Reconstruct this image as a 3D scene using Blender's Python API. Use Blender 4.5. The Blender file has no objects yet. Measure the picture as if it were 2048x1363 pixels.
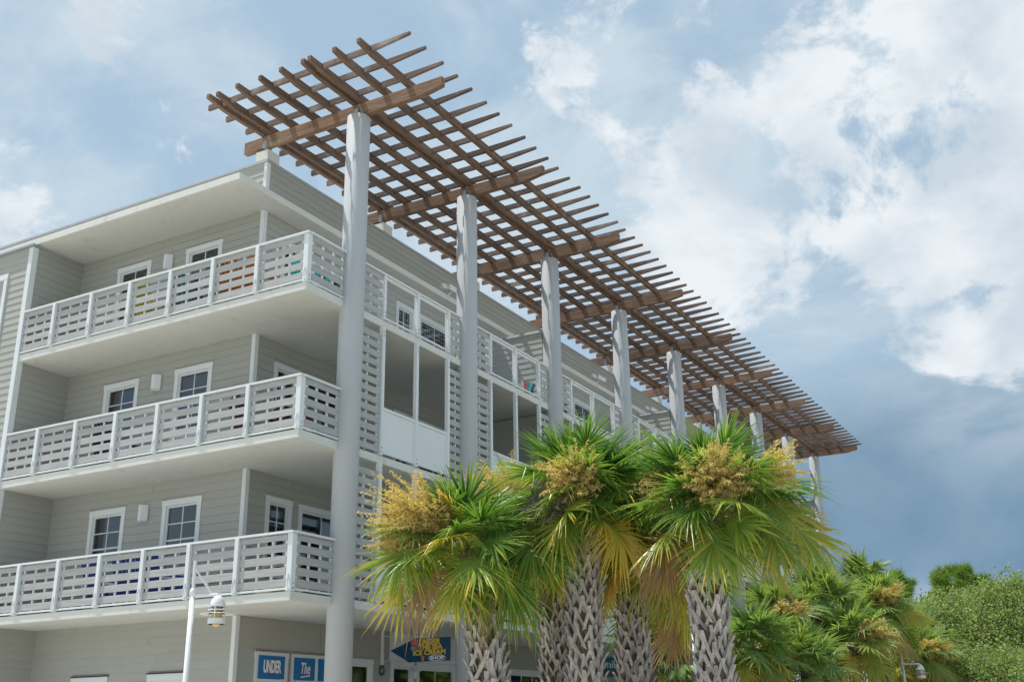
import bpy, bmesh, math, random
import numpy as np
from mathutils import Vector, Matrix

# ------------------------------------------------------------------ camera, world, sun, exposure
scene = bpy.context.scene
COL = scene.collection
R_ = math.radians

CAM = Vector((13.404, -15.559, 1.6))
YAW, PIT, ROL = R_(29.197), R_(19.525), R_(-0.866)
fwd = Vector((-math.sin(YAW) * math.cos(PIT), math.cos(YAW) * math.cos(PIT), math.sin(PIT)))
rgt = Vector((math.cos(YAW), math.sin(YAW), 0))
upv = rgt.cross(fwd)
rg2 = rgt * math.cos(ROL) + upv * math.sin(ROL)
up2 = -rgt * math.sin(ROL) + upv * math.cos(ROL)
cam_data = bpy.data.cameras.new('camera')
cam = bpy.data.objects.new('camera', cam_data)
COL.objects.link(cam)
M4 = Matrix((rg2, up2, -fwd)).transposed().to_4x4()
M4.translation = CAM
cam.matrix_world = M4
cam_data.sensor_width = 36
cam_data.lens = 38.126
cam_data.clip_end = 3000
scene.camera = cam

scene.view_settings.view_transform = 'Standard'
scene.view_settings.look = 'None'
scene.view_settings.gamma = 1
scene.view_settings.use_curve_mapping = False
scene.view_settings.exposure = 0.25
scene.cycles.max_bounces = 8
scene.cycles.transparent_max_bounces = 12

SUN_EL, SUN_AZ = R_(67), (-0.935, -0.355)          # direction towards the sun
sun_dir = Vector((SUN_AZ[0] * math.cos(SUN_EL), SUN_AZ[1] * math.cos(SUN_EL), math.sin(SUN_EL))).normalized()
sl = bpy.data.lights.new('sun', 'SUN')
sl.energy = 4.6
sl.angle = R_(0.55)
sl.color = (1.0, 0.95, 0.87)
sun = bpy.data.objects.new('sun', sl)
COL.objects.link(sun)
sun.rotation_euler = sun_dir.to_track_quat('Z', 'Y').to_euler()
sun.location = (0, 0, 40)


class NT:
    """small helper to write node trees"""
    def __init__(s, tree):
        s.t = tree
        s.n = tree.nodes
        s.l = tree.links

    def node(s, typ, **kw):
        x = s.n.new(typ)
        for k, v in kw.items():
            setattr(x, k, v)
        return x

    def put(s, sock, v):
        if isinstance(v, bpy.types.NodeSocket):
            s.l.new(v, sock)
        elif v is not None:
            if sock.type == 'RGBA' and len(v) == 3:
                v = (*v, 1)
            sock.default_value = v

    def math(s, op, a, b=None, c=None, clamp=False):
        x = s.node('ShaderNodeMath', operation=op, use_clamp=clamp)
        s.put(x.inputs[0], a)
        if b is not None: s.put(x.inputs[1], b)
        if c is not None: s.put(x.inputs[2], c)
        return x.outputs[0]

    def vmath(s, op, a, b=None):
        x = s.node('ShaderNodeVectorMath', operation=op)
        s.put(x.inputs[0], a)
        if b is not None: s.put(x.inputs[1], b)
        return x.outputs['Value'] if op in ('DOT_PRODUCT', 'LENGTH') else x.outputs[0]

    def mix(s, f, a, b, blend='MIX'):
        x = s.node('ShaderNodeMix', data_type='RGBA', blend_type=blend)
        s.put(x.inputs[0], f); s.put(x.inputs[6], a); s.put(x.inputs[7], b)
        return x.outputs[2]

    def smooth(s, v, lo, hi, a=0.0, b=1.0):
        x = s.node('ShaderNodeMapRange', interpolation_type='SMOOTHSTEP')
        s.put(x.inputs[0], v)
        x.inputs[1].default_value = lo; x.inputs[2].default_value = hi
        x.inputs[3].default_value = a; x.inputs[4].default_value = b
        return x.outputs[0]

    def noise(s, vec, scale, detail=5, rough=0.55, dist=0.0, lac=2.0):
        x = s.node('ShaderNodeTexNoise')
        s.put(x.inputs['Vector'], vec)
        x.inputs['Scale'].default_value = scale
        x.inputs['Detail'].default_value = detail
        x.inputs['Roughness'].default_value = rough
        x.inputs['Lacunarity'].default_value = lac
        x.inputs['Distortion'].default_value = dist
        return x.outputs[0]

    def mapping(s, vec, loc=(0, 0, 0), scale=(1, 1, 1)):
        x = s.node('ShaderNodeMapping')
        s.put(x.inputs[0], vec)
        x.inputs['Location'].default_value = loc
        x.inputs['Scale'].default_value = scale
        return x.outputs[0]

    def ramp(s, f, stops):
        x = s.node('ShaderNodeValToRGB')
        s.put(x.inputs[0], f)
        cr = x.color_ramp
        while len(cr.elements) < len(stops): cr.elements.new(0.5)
        for e, (p, c) in zip(cr.elements, stops):
            e.position = p
            e.color = (*c, 1)
        return x.outputs[0]


# ---- sky: Nishita with procedural broken clouds, all a function of the world direction
world = bpy.data.worlds.new('World')
scene.world = world
world.use_nodes = True
w = NT(world.node_tree)
w.n.clear()
out = w.node('ShaderNodeOutputWorld')
bg = w.node('ShaderNodeBackground')
BG = 0.12
bg.inputs['Strength'].default_value = BG
w.l.new(bg.outputs[0], out.inputs[0])
sky = w.node('ShaderNodeTexSky', sky_type='NISHITA', sun_disc=False, sun_elevation=SUN_EL,
             sun_rotation=math.atan2(SUN_AZ[0], SUN_AZ[1]), altitude=0, air_density=1.0, dust_density=1.6, ozone_density=1.0)
dirv = w.node('ShaderNodeTexCoord').outputs['Generated']


def C(r, g, b):                                    # radiance as it should leave the sky -> background colour
    return (r * .86 / BG, g * .86 / BG, b * .86 / BG)


def towards(az, el):                               # az: degrees to the right of the facade's run (+Y), el: degrees up
    a, e = R_(az), R_(el)
    return (math.sin(a) * math.cos(e), math.cos(a) * math.cos(e), math.sin(e))


def patch(az, el, r_in, r_out):
    d = w.vmath('DOT_PRODUCT', dirv, towards(az, el))
    return w.smooth(d, math.cos(R_(r_out)), math.cos(R_(r_in)))


sz = w.node('ShaderNodeSeparateXYZ')
w.l.new(dirv, sz.inputs[0])
elev = sz.outputs[2]
sdir = w.mapping(dirv, loc=(3.1, 1.7, 0.4), scale=(1, 1, 1.35))
warp = w.noise(sdir, 3.0, 3, 0.5)
veil_n = w.noise(sdir, 3.6, 9, 0.60, 0.5)
clear = w.mix(0.72, sky.outputs[0], C(0.385, 0.555, 0.695))
veil = w.mix(w.smooth(veil_n, 0.40, 0.64, 0.14, 0.90), clear, C(0.60, 0.71, 0.79))
# distant dark rain shower low in the sky (el 5..16 deg), with a paler gap under it
dark_n = w.noise(sdir, 4.0, 5, 0.5, 0.3)
low = w.math('MULTIPLY', w.smooth(elev, math.sin(R_(19)), math.sin(R_(12.5))), patch(2, 9, 14, 38))
low = w.math('MULTIPLY', low, w.smooth(dark_n, 0.30, 0.60, 0.72, 1.0))
s1 = w.mix(low, veil, C(0.115, 0.235, 0.375))
band_n = w.noise(w.mapping(dirv, loc=(0.7, 2.2, 1.1), scale=(1, 1, 2.2)), 6.0, 8, 0.58, 0.3)
band = w.math('MULTIPLY', patch(-3, 17.5, 2, 9), w.smooth(band_n, 0.36, 0.62))
s1 = w.mix(w.math('MULTIPLY', band, 0.75), s1, C(0.47, 0.57, 0.66))
s1 = w.mix(w.smooth(w.math('ADD', elev, w.math('MULTIPLY', dark_n, 0.05)), math.sin(R_(8.2)), math.sin(R_(5.6))), s1, C(0.46, 0.57, 0.68))
# cumulus: fractal puffs, dense to the right of the colonnade, scattered elsewhere
puff = w.noise(sdir, 8.0, 13, 0.62, 0.30)
puff_big = w.noise(sdir, 2.6, 4, 0.5, 0.2)
field = w.math('ADD', w.math('MULTIPLY', puff, 0.72), w.math('MULTIPLY', puff_big, 0.28))
bias = None
for az, el, r0, r1, k in ((-5, 30, 3, 14, .19), (-17.5, 28, 2, 8.5, .155), (-22, 34, 2, 8, .15), (-9.5, 23, 1, 5, .08), (-3, 19, 2, 8, .15), (-15, 22, 1, 5, .06),
                          (-54, 35, 1, 4, .05), (-58, 26, 1, 4, .07)):
    m = w.math('MULTIPLY', patch(az, el, r0, r1), k)
    bias = m if bias is None else w.math('MAXIMUM', bias, m)
field = w.math('ADD', field, bias)
field = w.math('SUBTRACT', field, w.math('MULTIPLY', low, 0.12))
cover = w.smooth(field, 0.562, 0.640)
thick = w.smooth(w.noise(w.mapping(dirv, loc=(1.2, 5.3, 0.9), scale=(1, 1, 1.5)), 7.0, 8, 0.55, 0.3), 0.38, 0.66)
cloud = w.mix(thick, C(0.86, 0.90, 0.93), C(0.60, 0.685, 0.765))
final = w.mix(w.math('MULTIPLY', cover, 0.93), s1, cloud)
w.put(bg.inputs['Color'], final)

# ------------------------------------------------------------------ materials
MATS = {}


def new_mat(name):
    m = bpy.data.materials.new(name)
    m.use_nodes = True
    t = NT(m.node_tree)
    t.n.clear()
    o = t.node('ShaderNodeOutputMaterial')
    b = t.node('ShaderNodeBsdfPrincipled')
    t.l.new(b.outputs[0], o.inputs[0])
    MATS[name] = m
    return m, t, b, o


def paint(name, col, rough=0.55, var=0.06, scale=3.0, bump=0.0, bscale=60.0, stain=None, stain_amt=0.3, rnd=0.04, spec=0.4, metal=0.0):
    m, t, b, o = new_mat(name)
    co = t.node('ShaderNodeTexCoord').outputs['Object']
    inf = t.node('ShaderNodeObjectInfo')
    vec = t.vmath('ADD', co, inf.outputs['Location'])
    n = t.noise(vec, scale, 5, 0.6)
    v = t.math('ADD', t.math('MULTIPLY_ADD', n, 2 * var, 1 - var), t.math('MULTIPLY_ADD', inf.outputs['Random'], 2 * rnd, -rnd))
    g = t.node('ShaderNodeCombineColor')
    for i in range(3): t.put(g.inputs[i], v)
    c = t.mix(1.0, (*col, 1), g.outputs[0], 'MULTIPLY')
    if stain:
        sv = t.noise(t.mapping(vec, scale=(2.2, 2.2, 0.7)), 1.4, 7, 0.62, 0.4)
        c = t.mix(t.smooth(sv, 0.56, 0.78, 0, stain_amt), c, (*stain, 1))
    t.put(b.inputs['Base Color'], c)
    b.inputs['Roughness'].default_value = rough
    b.inputs['Specular IOR Level'].default_value = spec
    b.inputs['Metallic'].default_value = metal
    if bump:
        bn = t.node('ShaderNodeBump')
        bn.inputs['Strength'].default_value = bump
        bn.inputs['Distance'].default_value = 0.01
        t.put(bn.inputs['Height'], t.noise(vec, bscale, 4, 0.6))
        t.l.new(bn.outputs[0], b.inputs['Normal'])
    return m


def grain(name, c1, c2, axis, pale, rough=0.75, amt=0.35, rv=0.15):
    m, t, b, o = new_mat(name)
    co = t.node('ShaderNodeTexCoord').outputs['Object']
    inf = t.node('ShaderNodeObjectInfo')
    off = t.node('ShaderNodeCombineXYZ')
    for i in range(3): t.put(off.inputs[i], t.math('MULTIPLY', inf.outputs['Random'], 37.0 + 11 * i))
    vec = t.vmath('ADD', co, off.outputs[0])
    sc = [14, 14, 14]
    sc[axis] = 0.8
    n = t.noise(t.mapping(vec, scale=sc), 2.2, 7, 0.65, 0.4)
    n2 = t.noise(vec, 1.3, 4, 0.6)
    c = t.mix(t.smooth(n, 0.3, 0.7), (*c1, 1), (*c2, 1))
    c = t.mix(t.smooth(n2, 0.5, 0.75, 0, amt), c, (*pale, 1))
    v = t.math('MULTIPLY_ADD', inf.outputs['Random'], 2 * rv, 1 - rv)
    g = t.node('ShaderNodeCombineColor')
    for i in range(3): t.put(g.inputs[i], v)
    c = t.mix(1.0, c, g.outputs[0], 'MULTIPLY')
    t.put(b.inputs['Base Color'], c)
    b.inputs['Roughness'].default_value = rough
    b.inputs['Specular IOR Level'].default_value = 0.25
    bn = t.node('ShaderNodeBump')
    bn.inputs['Strength'].default_value = 0.4
    bn.inputs['Distance'].default_value = 0.01
    t.put(bn.inputs['Height'], n)
    t.l.new(bn.outputs[0], b.inputs['Normal'])
    return m


SIDING = paint('siding_paint', (0.385, 0.392, 0.366), 0.6, 0.05, 2.0, 0.12, 90, rnd=0.025)
PANEL = paint('panel_paint', (0.385, 0.375, 0.335), 0.65, 0.05, 2.0, 0.12, 90, rnd=0.02)
TRIM = paint('white_trim', (0.70, 0.735, 0.755), 0.45, 0.04, 3.0, rnd=0.02)
STUCCO = paint('stucco_white', (0.64, 0.645, 0.62), 0.8, 0.07, 5.0, 0.35, 120, (0.42, 0.38, 0.31), 0.5)
COLUMN = paint('column_paint', (0.43, 0.455, 0.485), 0.62, 0.05, 1.5, 0.12, 80, (0.44, 0.44, 0.43), 0.25)
SLAT = grain('grey_composite', (0.352, 0.364, 0.364), (0.455, 0.462, 0.460), 0, (0.52, 0.52, 0.515), 0.7, 0.3, 0.035)
SLATY = grain('grey_composite_side', (0.352, 0.364, 0.364), (0.455, 0.462, 0.460), 1, (0.52, 0.52, 0.515), 0.7, 0.3, 0.035)
WOODX = grain('stained_wood_across', (0.115, 0.076, 0.054), (0.275, 0.172, 0.116), 0, (0.38, 0.31, 0.25), 0.75, 0.4, 0.22)
WOODY = grain('stained_wood_along', (0.100, 0.066, 0.048), (0.205, 0.130, 0.090), 1, (0.30, 0.25, 0.20), 0.75, 0.4, 0.22)
WOODR = grain('weathered_wood', (0.092, 0.068, 0.060), (0.185, 0.132, 0.112), 0, (0.36, 0.33, 0.31), 0.8, 0.5, 0.28)
METAL = paint('galvanised_metal', (0.42, 0.46, 0.50), 0.4, 0.08, 4, metal=0.6, spec=0.5)
CAPM = paint('roof_cap_metal', (0.45, 0.48, 0.50), 0.4, 0.05, 2, metal=0.4, spec=0.5)
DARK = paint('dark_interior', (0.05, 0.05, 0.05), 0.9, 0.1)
BLIND = paint('blind_slats', (0.42, 0.42, 0.40), 0.6, 0.03)
BLUE_SIGN = paint('blue_sign_paint', (0.008, 0.155, 0.40), 0.4, 0.05)
NAVY_SIGN = paint('dark_blue_sign', (0.004, 0.060, 0.135), 0.4, 0.06)
TEAL_SIGN = paint('teal_sign_paint', (0.012, 0.17, 0.22), 0.4, 0.06)
WHITE_LET = paint('white_lettering', (0.78, 0.80, 0.82), 0.5, 0.02)
YELLOW_LET = paint('yellow_lettering', (0.72, 0.48, 0.03), 0.5, 0.04)
RED_LET = paint('red_lettering', (0.38, 0.03, 0.06), 0.5, 0.04)
PINK = paint('pink_scoop', (0.60, 0.10, 0.16), 0.6, 0.1, 20)
MINT = paint('mint_scoop', (0.20, 0.42, 0.36), 0.6, 0.1, 20)
CONE = paint('waffle_cone', (0.50, 0.25, 0.09), 0.7, 0.15, 30)
LAMPW = paint('lamp_white', (0.70, 0.73, 0.755), 0.35, 0.02)
AMBER = paint('amber_globe', (0.66, 0.50, 0.22), 0.25, 0.1, 12, spec=0.6)
SANDY = paint('sandy_concrete', (0.50, 0.485, 0.425), 0.9, 0.14, 0.4, 0.3, 20)
PAVE = paint('pale_concrete', (0.48, 0.455, 0.41), 0.85, 0.10, 0.8, 0.2, 30)
ASPHALT = paint('asphalt', (0.055, 0.055, 0.057), 0.9, 0.2, 2.0, 0.4, 60)
MULCH = paint('bed_mulch', (0.12, 0.085, 0.055), 0.95, 0.3, 6, 0.6, 40)
BOOT = grain('grey_palm_boots', (0.27, 0.24, 0.225), (0.56, 0.52, 0.505), 2, (0.66, 0.62, 0.60), 0.85, 0.5, 0.22)
FIBRE = grain('palm_trunk_fibre', (0.10, 0.072, 0.05), (0.22, 0.17, 0.125), 2, (0.26, 0.21, 0.165), 0.95, 0.4)
BARK = grain('tree_bark', (0.09, 0.07, 0.055), (0.20, 0.17, 0.14), 2, (0.25, 0.22, 0.19), 0.95, 0.3)
for nm, c in (('orange', (0.62, 0.17, 0.01)), ('yellow', (0.62, 0.48, 0.03)), ('teal', (0.01, 0.22, 0.24)), ('turquoise', (0.02, 0.50, 0.52)),
              ('blue', (0.01, 0.045, 0.34)), ('wine', (0.14, 0.025, 0.03)), ('navy', (0.012, 0.02, 0.07)), ('cream', (0.55, 0.5, 0.36)), ('red', (0.5, 0.02, 0.03))):
    paint('chair_' + nm, c, 0.45, 0.05, 4, rnd=0.0)


def glass_mat():
    m, t, b, o = new_mat('window_glass')
    tr = t.node('ShaderNodeBsdfTransparent')
    tr.inputs[0].default_value = (0.42, 0.46, 0.48, 1)
    gl = t.node('ShaderNodeBsdfGlossy')
    gl.inputs[0].default_value = (0.9, 0.95, 1, 1)
    gl.inputs[1].default_value = 0.04
    fr = t.node('ShaderNodeFresnel')
    fr.inputs[0].default_value = 1.5
    mx = t.node('ShaderNodeMixShader')
    t.put(mx.inputs[0], t.math('MULTIPLY_ADD', fr.outputs[0], 1.3, 0.06, clamp=True))
    t.l.new(tr.outputs[0], mx.inputs[1])
    t.l.new(gl.outputs[0], mx.inputs[2])
    t.l.new(mx.outputs[0], o.inputs[0])
    t.n.remove(b)
    return m


GLASS = glass_mat()


def leaf_mat(name, stops, rough=0.5, trans=0.35, attr=None, rnd=0.15, scale=1.2, nvar=0.25):
    """foliage; attr = a float attribute of the mesh that picks the colour (leaf age and tips)"""
    m, t, b, o = new_mat(name)
    inf = t.node('ShaderNodeObjectInfo')
    co = t.node('ShaderNodeTexCoord').outputs['Object']
    n = t.noise(t.vmath('ADD', co, inf.outputs['Location']), scale, 4, 0.6)
    at = t.node('ShaderNodeAttribute', attribute_name=attr)
    f = t.math('ADD', at.outputs['Fac'], t.math('MULTIPLY_ADD', n, nvar, -nvar / 2))
    f = t.math('ADD', f, t.math('MULTIPLY_ADD', inf.outputs['Random'], rnd, -rnd / 2), clamp=True)
    c = t.ramp(f, stops)
    t.put(b.inputs['Base Color'], c)
    b.inputs['Roughness'].default_value = rough
    b.inputs['Specular IOR Level'].default_value = 0.35
    tl = t.node('ShaderNodeBsdfTranslucent')
    t.put(tl.inputs[0], t.mix(1.0, c, (1.25, 1.2, 0.6, 1), 'MULTIPLY'))
    mx = t.node('ShaderNodeMixShader')
    mx.inputs[0].default_value = trans
    t.l.new(b.outputs[0], mx.inputs[1])
    t.l.new(tl.outputs[0], mx.inputs[2])
    t.l.new(mx.outputs[0], o.inputs[0])
    return m


FROND = leaf_mat('palm_frond', [(0.0, (0.090, 0.215, 0.045)), (0.22, (0.195, 0.330, 0.065)), (0.42, (0.40, 0.46, 0.080)), (0.60, (0.72, 0.55, 0.10)),
                                (0.78, (0.48, 0.27, 0.09)), (1.0, (0.42, 0.29, 0.19))], 0.34, 0.48, 'age', 0.10)
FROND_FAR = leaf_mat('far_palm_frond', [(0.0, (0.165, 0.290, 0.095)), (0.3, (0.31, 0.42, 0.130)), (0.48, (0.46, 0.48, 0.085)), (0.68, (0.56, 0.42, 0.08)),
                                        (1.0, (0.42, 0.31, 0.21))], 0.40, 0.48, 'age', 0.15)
FLOWER = leaf_mat('palm_blossom', [(0.0, (0.44, 0.35, 0.155)), (0.5, (0.64, 0.52, 0.23)), (1.0, (0.76, 0.65, 0.30))], 0.8, 0.42, 'age', 0.3)
DEADTW = leaf_mat('dead_twigs', [(0.0, (0.26, 0.23, 0.21)), (1.0, (0.50, 0.46, 0.43))], 0.9, 0.1, 'age', 0.2)
OAK = leaf_mat('oak_leaves', [(0.0, (0.125, 0.200, 0.065)), (0.5, (0.245, 0.335, 0.120)), (1.0, (0.38, 0.46, 0.19))], 0.5, 0.36, 'age', 0.12, 0.8, 0.4)
PINE = leaf_mat('pine_needles', [(0.0, (0.075, 0.160, 0.020)), (0.5, (0.140, 0.250, 0.035)), (1.0, (0.22, 0.32, 0.055))], 0.6, 0.3, 'age', 0.1, 0.8, 0.4)


# ------------------------------------------------------------------ helpers
def link(o):
    COL.objects.link(o)
    return o


def empty(name, loc=(0, 0, 0), label=None, cat=None, group=None):
    o = link(bpy.data.objects.new(name, None))
    o.location = loc
    tag(o, label, cat, group)
    return o


def tag(o, label=None, cat=None, group=None, kind=None):
    if label: o['label'] = label
    if cat: o['category'] = cat
    if group: o['group'] = group
    if kind: o['kind'] = kind
    return o


def place(name, me, parent=None, loc=(0, 0, 0), rot=(0, 0, 0)):
    o = link(bpy.data.objects.new(name, me))
    o.location = loc
    o.rotation_euler = rot
    if parent: o.parent = parent
    return o


class MB:
    """collects vertices and faces for ONE mesh"""
    def __init__(s):
        s.v = []; s.f = []; s.a = []

    def add(s, vs, fs, a=None):
        o = len(s.v)
        s.v += [tuple(x) for x in vs]
        s.f += [tuple(i + o for i in f) for f in fs]
        if a is not None: s.a += list(a)

    def box(s, x0, x1, y0, y1, z0, z1):
        s.add([(x0, y0, z0), (x1, y0, z0), (x1, y1, z0), (x0, y1, z0), (x0, y0, z1), (x1, y0, z1), (x1, y1, z1), (x0, y1, z1)],
              [(0, 3, 2, 1), (4, 5, 6, 7), (0, 1, 5, 4), (1, 2, 6, 5), (2, 3, 7, 6), (3, 0, 4, 7)])

    def bar(s, p, q, wv, tv):
        """a bar from p to q with half width vector wv and half thickness vector tv"""
        p, q, wv, tv = Vector(p), Vector(q), Vector(wv), Vector(tv)
        s.add([p - wv - tv, p + wv - tv, p + wv + tv, p - wv + tv, q - wv - tv, q + wv - tv, q + wv + tv, q - wv + tv],
              [(0, 3, 2, 1), (4, 5, 6, 7), (0, 1, 5, 4), (1, 2, 6, 5), (2, 3, 7, 6), (3, 0, 4, 7)])

    def tube(s, pts, rad, n=8, cap=True):
        pts = [Vector(p) for p in pts]
        if not hasattr(rad, '__len__'): rad = [rad] * len(pts)
        rings = []
        ref = Vector((0.31, 0.77, 0.55)).normalized()
        for i, p in enumerate(pts):
            d = (pts[min(i + 1, len(pts) - 1)] - pts[max(i - 1, 0)]).normalized()
            a = d.cross(ref).normalized()
            b = d.cross(a)
            rings.append([p + (a * math.cos(2 * math.pi * k / n) + b * math.sin(2 * math.pi * k / n)) * rad[i] for k in range(n)])
        vs = [v for r in rings for v in r]
        fs = []
        for i in range(len(pts) - 1):
            for k in range(n):
                k2 = (k + 1) % n
                fs.append((i * n + k, i * n + k2, (i + 1) * n + k2, (i + 1) * n + k))
        if cap:
            fs.append(tuple(range(n - 1, -1, -1)))
            fs.append(tuple((len(pts) - 1) * n + k for k in range(n)))
        s.add(vs, fs)

    def lathe(s, prof, n=24, loc=(0, 0, 0)):
        vs = []
        for r, z in prof:
            for k in range(n):
                a = 2 * math.pi * k / n
                vs.append((loc[0] + r * math.cos(a), loc[1] + r * math.sin(a), loc[2] + z))
        fs = []
        for i in range(len(prof) - 1):
            for k in range(n):
                k2 = (k + 1) % n
                fs.append((i * n + k, i * n + k2, (i + 1) * n + k2, (i + 1) * n + k))
        if prof[0][0] > 0.004: fs.append(tuple(range(n - 1, -1, -1)))
        if prof[-1][0] > 0.004: fs.append(tuple((len(prof) - 1) * n + k for k in range(n)))
        s.add(vs, fs)

    def mesh(s, name, mat, smooth=False):
        me = bpy.data.meshes.new(name)
        me.from_pydata(s.v, [], s.f)
        if s.a:
            at = me.attributes.new('age', 'FLOAT', 'POINT')
            at.data.foreach_set('value', np.asarray(s.a, dtype=np.float32))
        me.materials.append(mat)
        if smooth: me.shade_smooth()
        me.update()
        return me

    def build(s, name, mat, parent=None, loc=(0, 0, 0), rot=(0, 0, 0), smooth=False):
        return place(name, s.mesh(name, mat, smooth), parent, loc, rot)


_boxes = {}


def cbox(sx, sy, sz, mat, bev=0.006):
    """centred box with chamfered edges, mesh data shared between equal boxes"""
    key = (round(sx, 3), round(sy, 3), round(sz, 3), mat.name, bev)
    if key not in _boxes:
        bm = bmesh.new()
        bmesh.ops.create_cube(bm, size=1)
        bmesh.ops.scale(bm, vec=key[:3], verts=bm.verts)
        b = min(bev, 0.3 * min(key[:3]))
        bmesh.ops.bevel(bm, geom=list(bm.edges), offset=b, segments=1, affect='EDGES', profile=0.5)
        me = bpy.data.meshes.new('box')
        bm.to_mesh(me)
        bm.free()
        me.materials.append(mat)
        _boxes[key] = me
    return _boxes[key]


def bx(name, x0, x1, y0, y1, z0, z1, mat, parent=None, bev=0.006):
    return place(name, cbox(x1 - x0, y1 - y0, z1 - z0, mat, bev), parent, ((x0 + x1) / 2, (y0 + y1) / 2, (z0 + z1) / 2))


def text(name, body, parent, mat, size, loc, rot, bold=0.0, xs=1.0, extrude=0.004, align='CENTER', shear=0.0):
    cu = bpy.data.curves.new(name, 'FONT')
    cu.body = body
    cu.size = size
    cu.extrude = extrude
    cu.offset = bold
    cu.align_x = align
    cu.align_y = 'CENTER'
    cu.shear = shear
    cu.materials.append(mat)
    tmp = bpy.data.objects.new(name, cu)
    me = bpy.data.meshes.new_from_object(tmp)
    bpy.data.objects.remove(tmp)
    o = link(bpy.data.objects.new(name, me))
    o.location = loc
    o.rotation_euler = rot
    o.scale = (xs, 1, 1)
    o.parent = parent
    return o


rng = random.Random(7)

# ------------------------------------------------------------------ setting: ground
g = MB(); g.box(-900, 900, -900, 900, -0.5, 0); tag(g.build('ground', SANDY), kind='structure')
g = MB(); g.box(-30, 3.2, -2.4, 60, 0.004, 0.13); tag(g.build('pavement', PAVE), kind='structure')
g = MB(); g.box(14.8, 21.5, -80, 120, 0.0, 0.006); tag(g.build('road', ASPHALT), kind='structure')
g = MB(); g.box(4.4, 10.4, -4.2, 24, 0.0, 0.10); tag(g.build('planting_bed', MULCH), kind='structure')

# ------------------------------------------------------------------ the building
S = [3.98, 7.03, 10.08]                 # tops of the balcony slabs
TH, ZS, TOP = 0.17, 12.96, 14.28        # slab thickness, roof soffit, parapet top
XL, YW, XW = -8.75, 1.48, -2.66         # wing side wall, balcony back wall, colonnade back wall
YE = 41.7                               # far end of the building
CY = [1.45, 6.08, 10.72, 15.71, 20.65, 25.63, 30.55, 35.51, 40.42]
bld = empty('apartment_building', (0, 0, 0), 'long grey sided four storey apartment block with white slatted balconies and round columns', 'building')
EXP = 0.178                             # exposure of one siding board

_bm = {}


def board_mesh(L):
    """one lap siding board, local x along the wall, local -y outwards, bottom edge at z = 0"""
    k = round(L, 2)
    if k not in _bm:
        m = MB()
        h = EXP + 0.02
        m.add([(0, -0.026, 0), (k, -0.026, 0), (k, 0, 0), (0, 0, 0), (0, -0.010, h), (k, -0.010, h), (k, 0, h), (0, 0, h)],
              [(0, 3, 2, 1), (4, 5, 6, 7), (0, 1, 5, 4), (1, 2, 6, 5), (2, 3, 7, 6), (3, 0, 4, 7)])
        _bm[k] = m.mesh('siding_board', SIDING)
    return _bm[k]


def holed_wall(name, a0, a1, z0, z1, holes, plane, axis, thick=0.12, mat=SIDING):
    """backing wall with rectangular openings; axis 'A' = wall along x facing -y, 'B' = wall along y facing +x"""
    xs = sorted({a0, a1, *[h[0] for h in holes], *[h[1] for h in holes]})
    zs = sorted({z0, z1, *[h[2] for h in holes], *[h[3] for h in holes]})
    m = MB()
    for i in range(len(xs) - 1):
        for j in range(len(zs) - 1):
            cx, cz = (xs[i] + xs[i + 1]) / 2, (zs[j] + zs[j + 1]) / 2
            if any(h[0] < cx < h[1] and h[2] < cz < h[3] for h in holes): continue
            if axis == 'A': m.box(xs[i], xs[i + 1], plane, plane + thick, zs[j], zs[j + 1])
            else: m.box(plane - thick, plane, xs[i], xs[i + 1], zs[j], zs[j + 1])
    return m.build(name, mat, bld)


def lay_boards(wall, a0, a1, z0, z1, holes, plane, axis, split=None, stuff_from=None):
    """rows of siding boards, cut round the openings; beyond stuff_from they join into one part"""
    z = z0
    far = MB()
    while z < z1 - 0.03:
        cuts = [(a0, a1)]
        for h in holes:
            if h[2] - 0.02 < z + EXP * 0.6 and z + EXP * 0.4 < h[3]:
                nc = []
                for c in cuts:
                    if h[1] <= c[0] or h[0] >= c[1]: nc.append(c)
                    else:
                        if h[0] - c[0] > 0.05: nc.append((c[0], h[0]))
                        if c[1] - h[1] > 0.05: nc.append((h[1], c[1]))
                cuts = nc
        for c0, c1 in cuts:
            if stuff_from is not None and c0 < stuff_from < c1:
                near = [(c0, stuff_from)]; rest = [(stuff_from, c1)]
            elif stuff_from is not None and c0 >= stuff_from: near = []; rest = [(c0, c1)]
            else: near = [(c0, c1)]; rest = []
            cut = []
            for n0, n1 in near:
                while n1 - n0 > 2.6:
                    q = n0 + rng.uniform(1.2, min(3.4, n1 - n0 - 0.6))
                    cut.append((n0, q - 0.003)); n0 = q
                cut.append((n0, n1))
            for n0, n1 in cut:
                if axis == 'A': place('siding_board', board_mesh(n1 - n0), wall, (n0, plane, z))
                else: place('siding_board', board_mesh(n1 - n0), wall, (plane, n0, z), (0, 0, math.pi / 2))
            for n0, n1 in rest:
                far.add([(plane + 0.026, n0, z), (plane + 0.026, n1, z), (plane, n1, z), (plane, n0, z), (plane + 0.010, n0, z + EXP), (plane + 0.010, n1, z + EXP), (plane, n1, z + EXP), (plane, n0, z + EXP)],
                        [(0, 3, 2, 1), (4, 5, 6, 7), (0, 1, 5, 4), (1, 2, 6, 5), (2, 3, 7, 6), (3, 0, 4, 7)])
        z += EXP
    if far.v: tag(far.build('siding_rows', SIDING, wall), kind='stuff')


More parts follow.
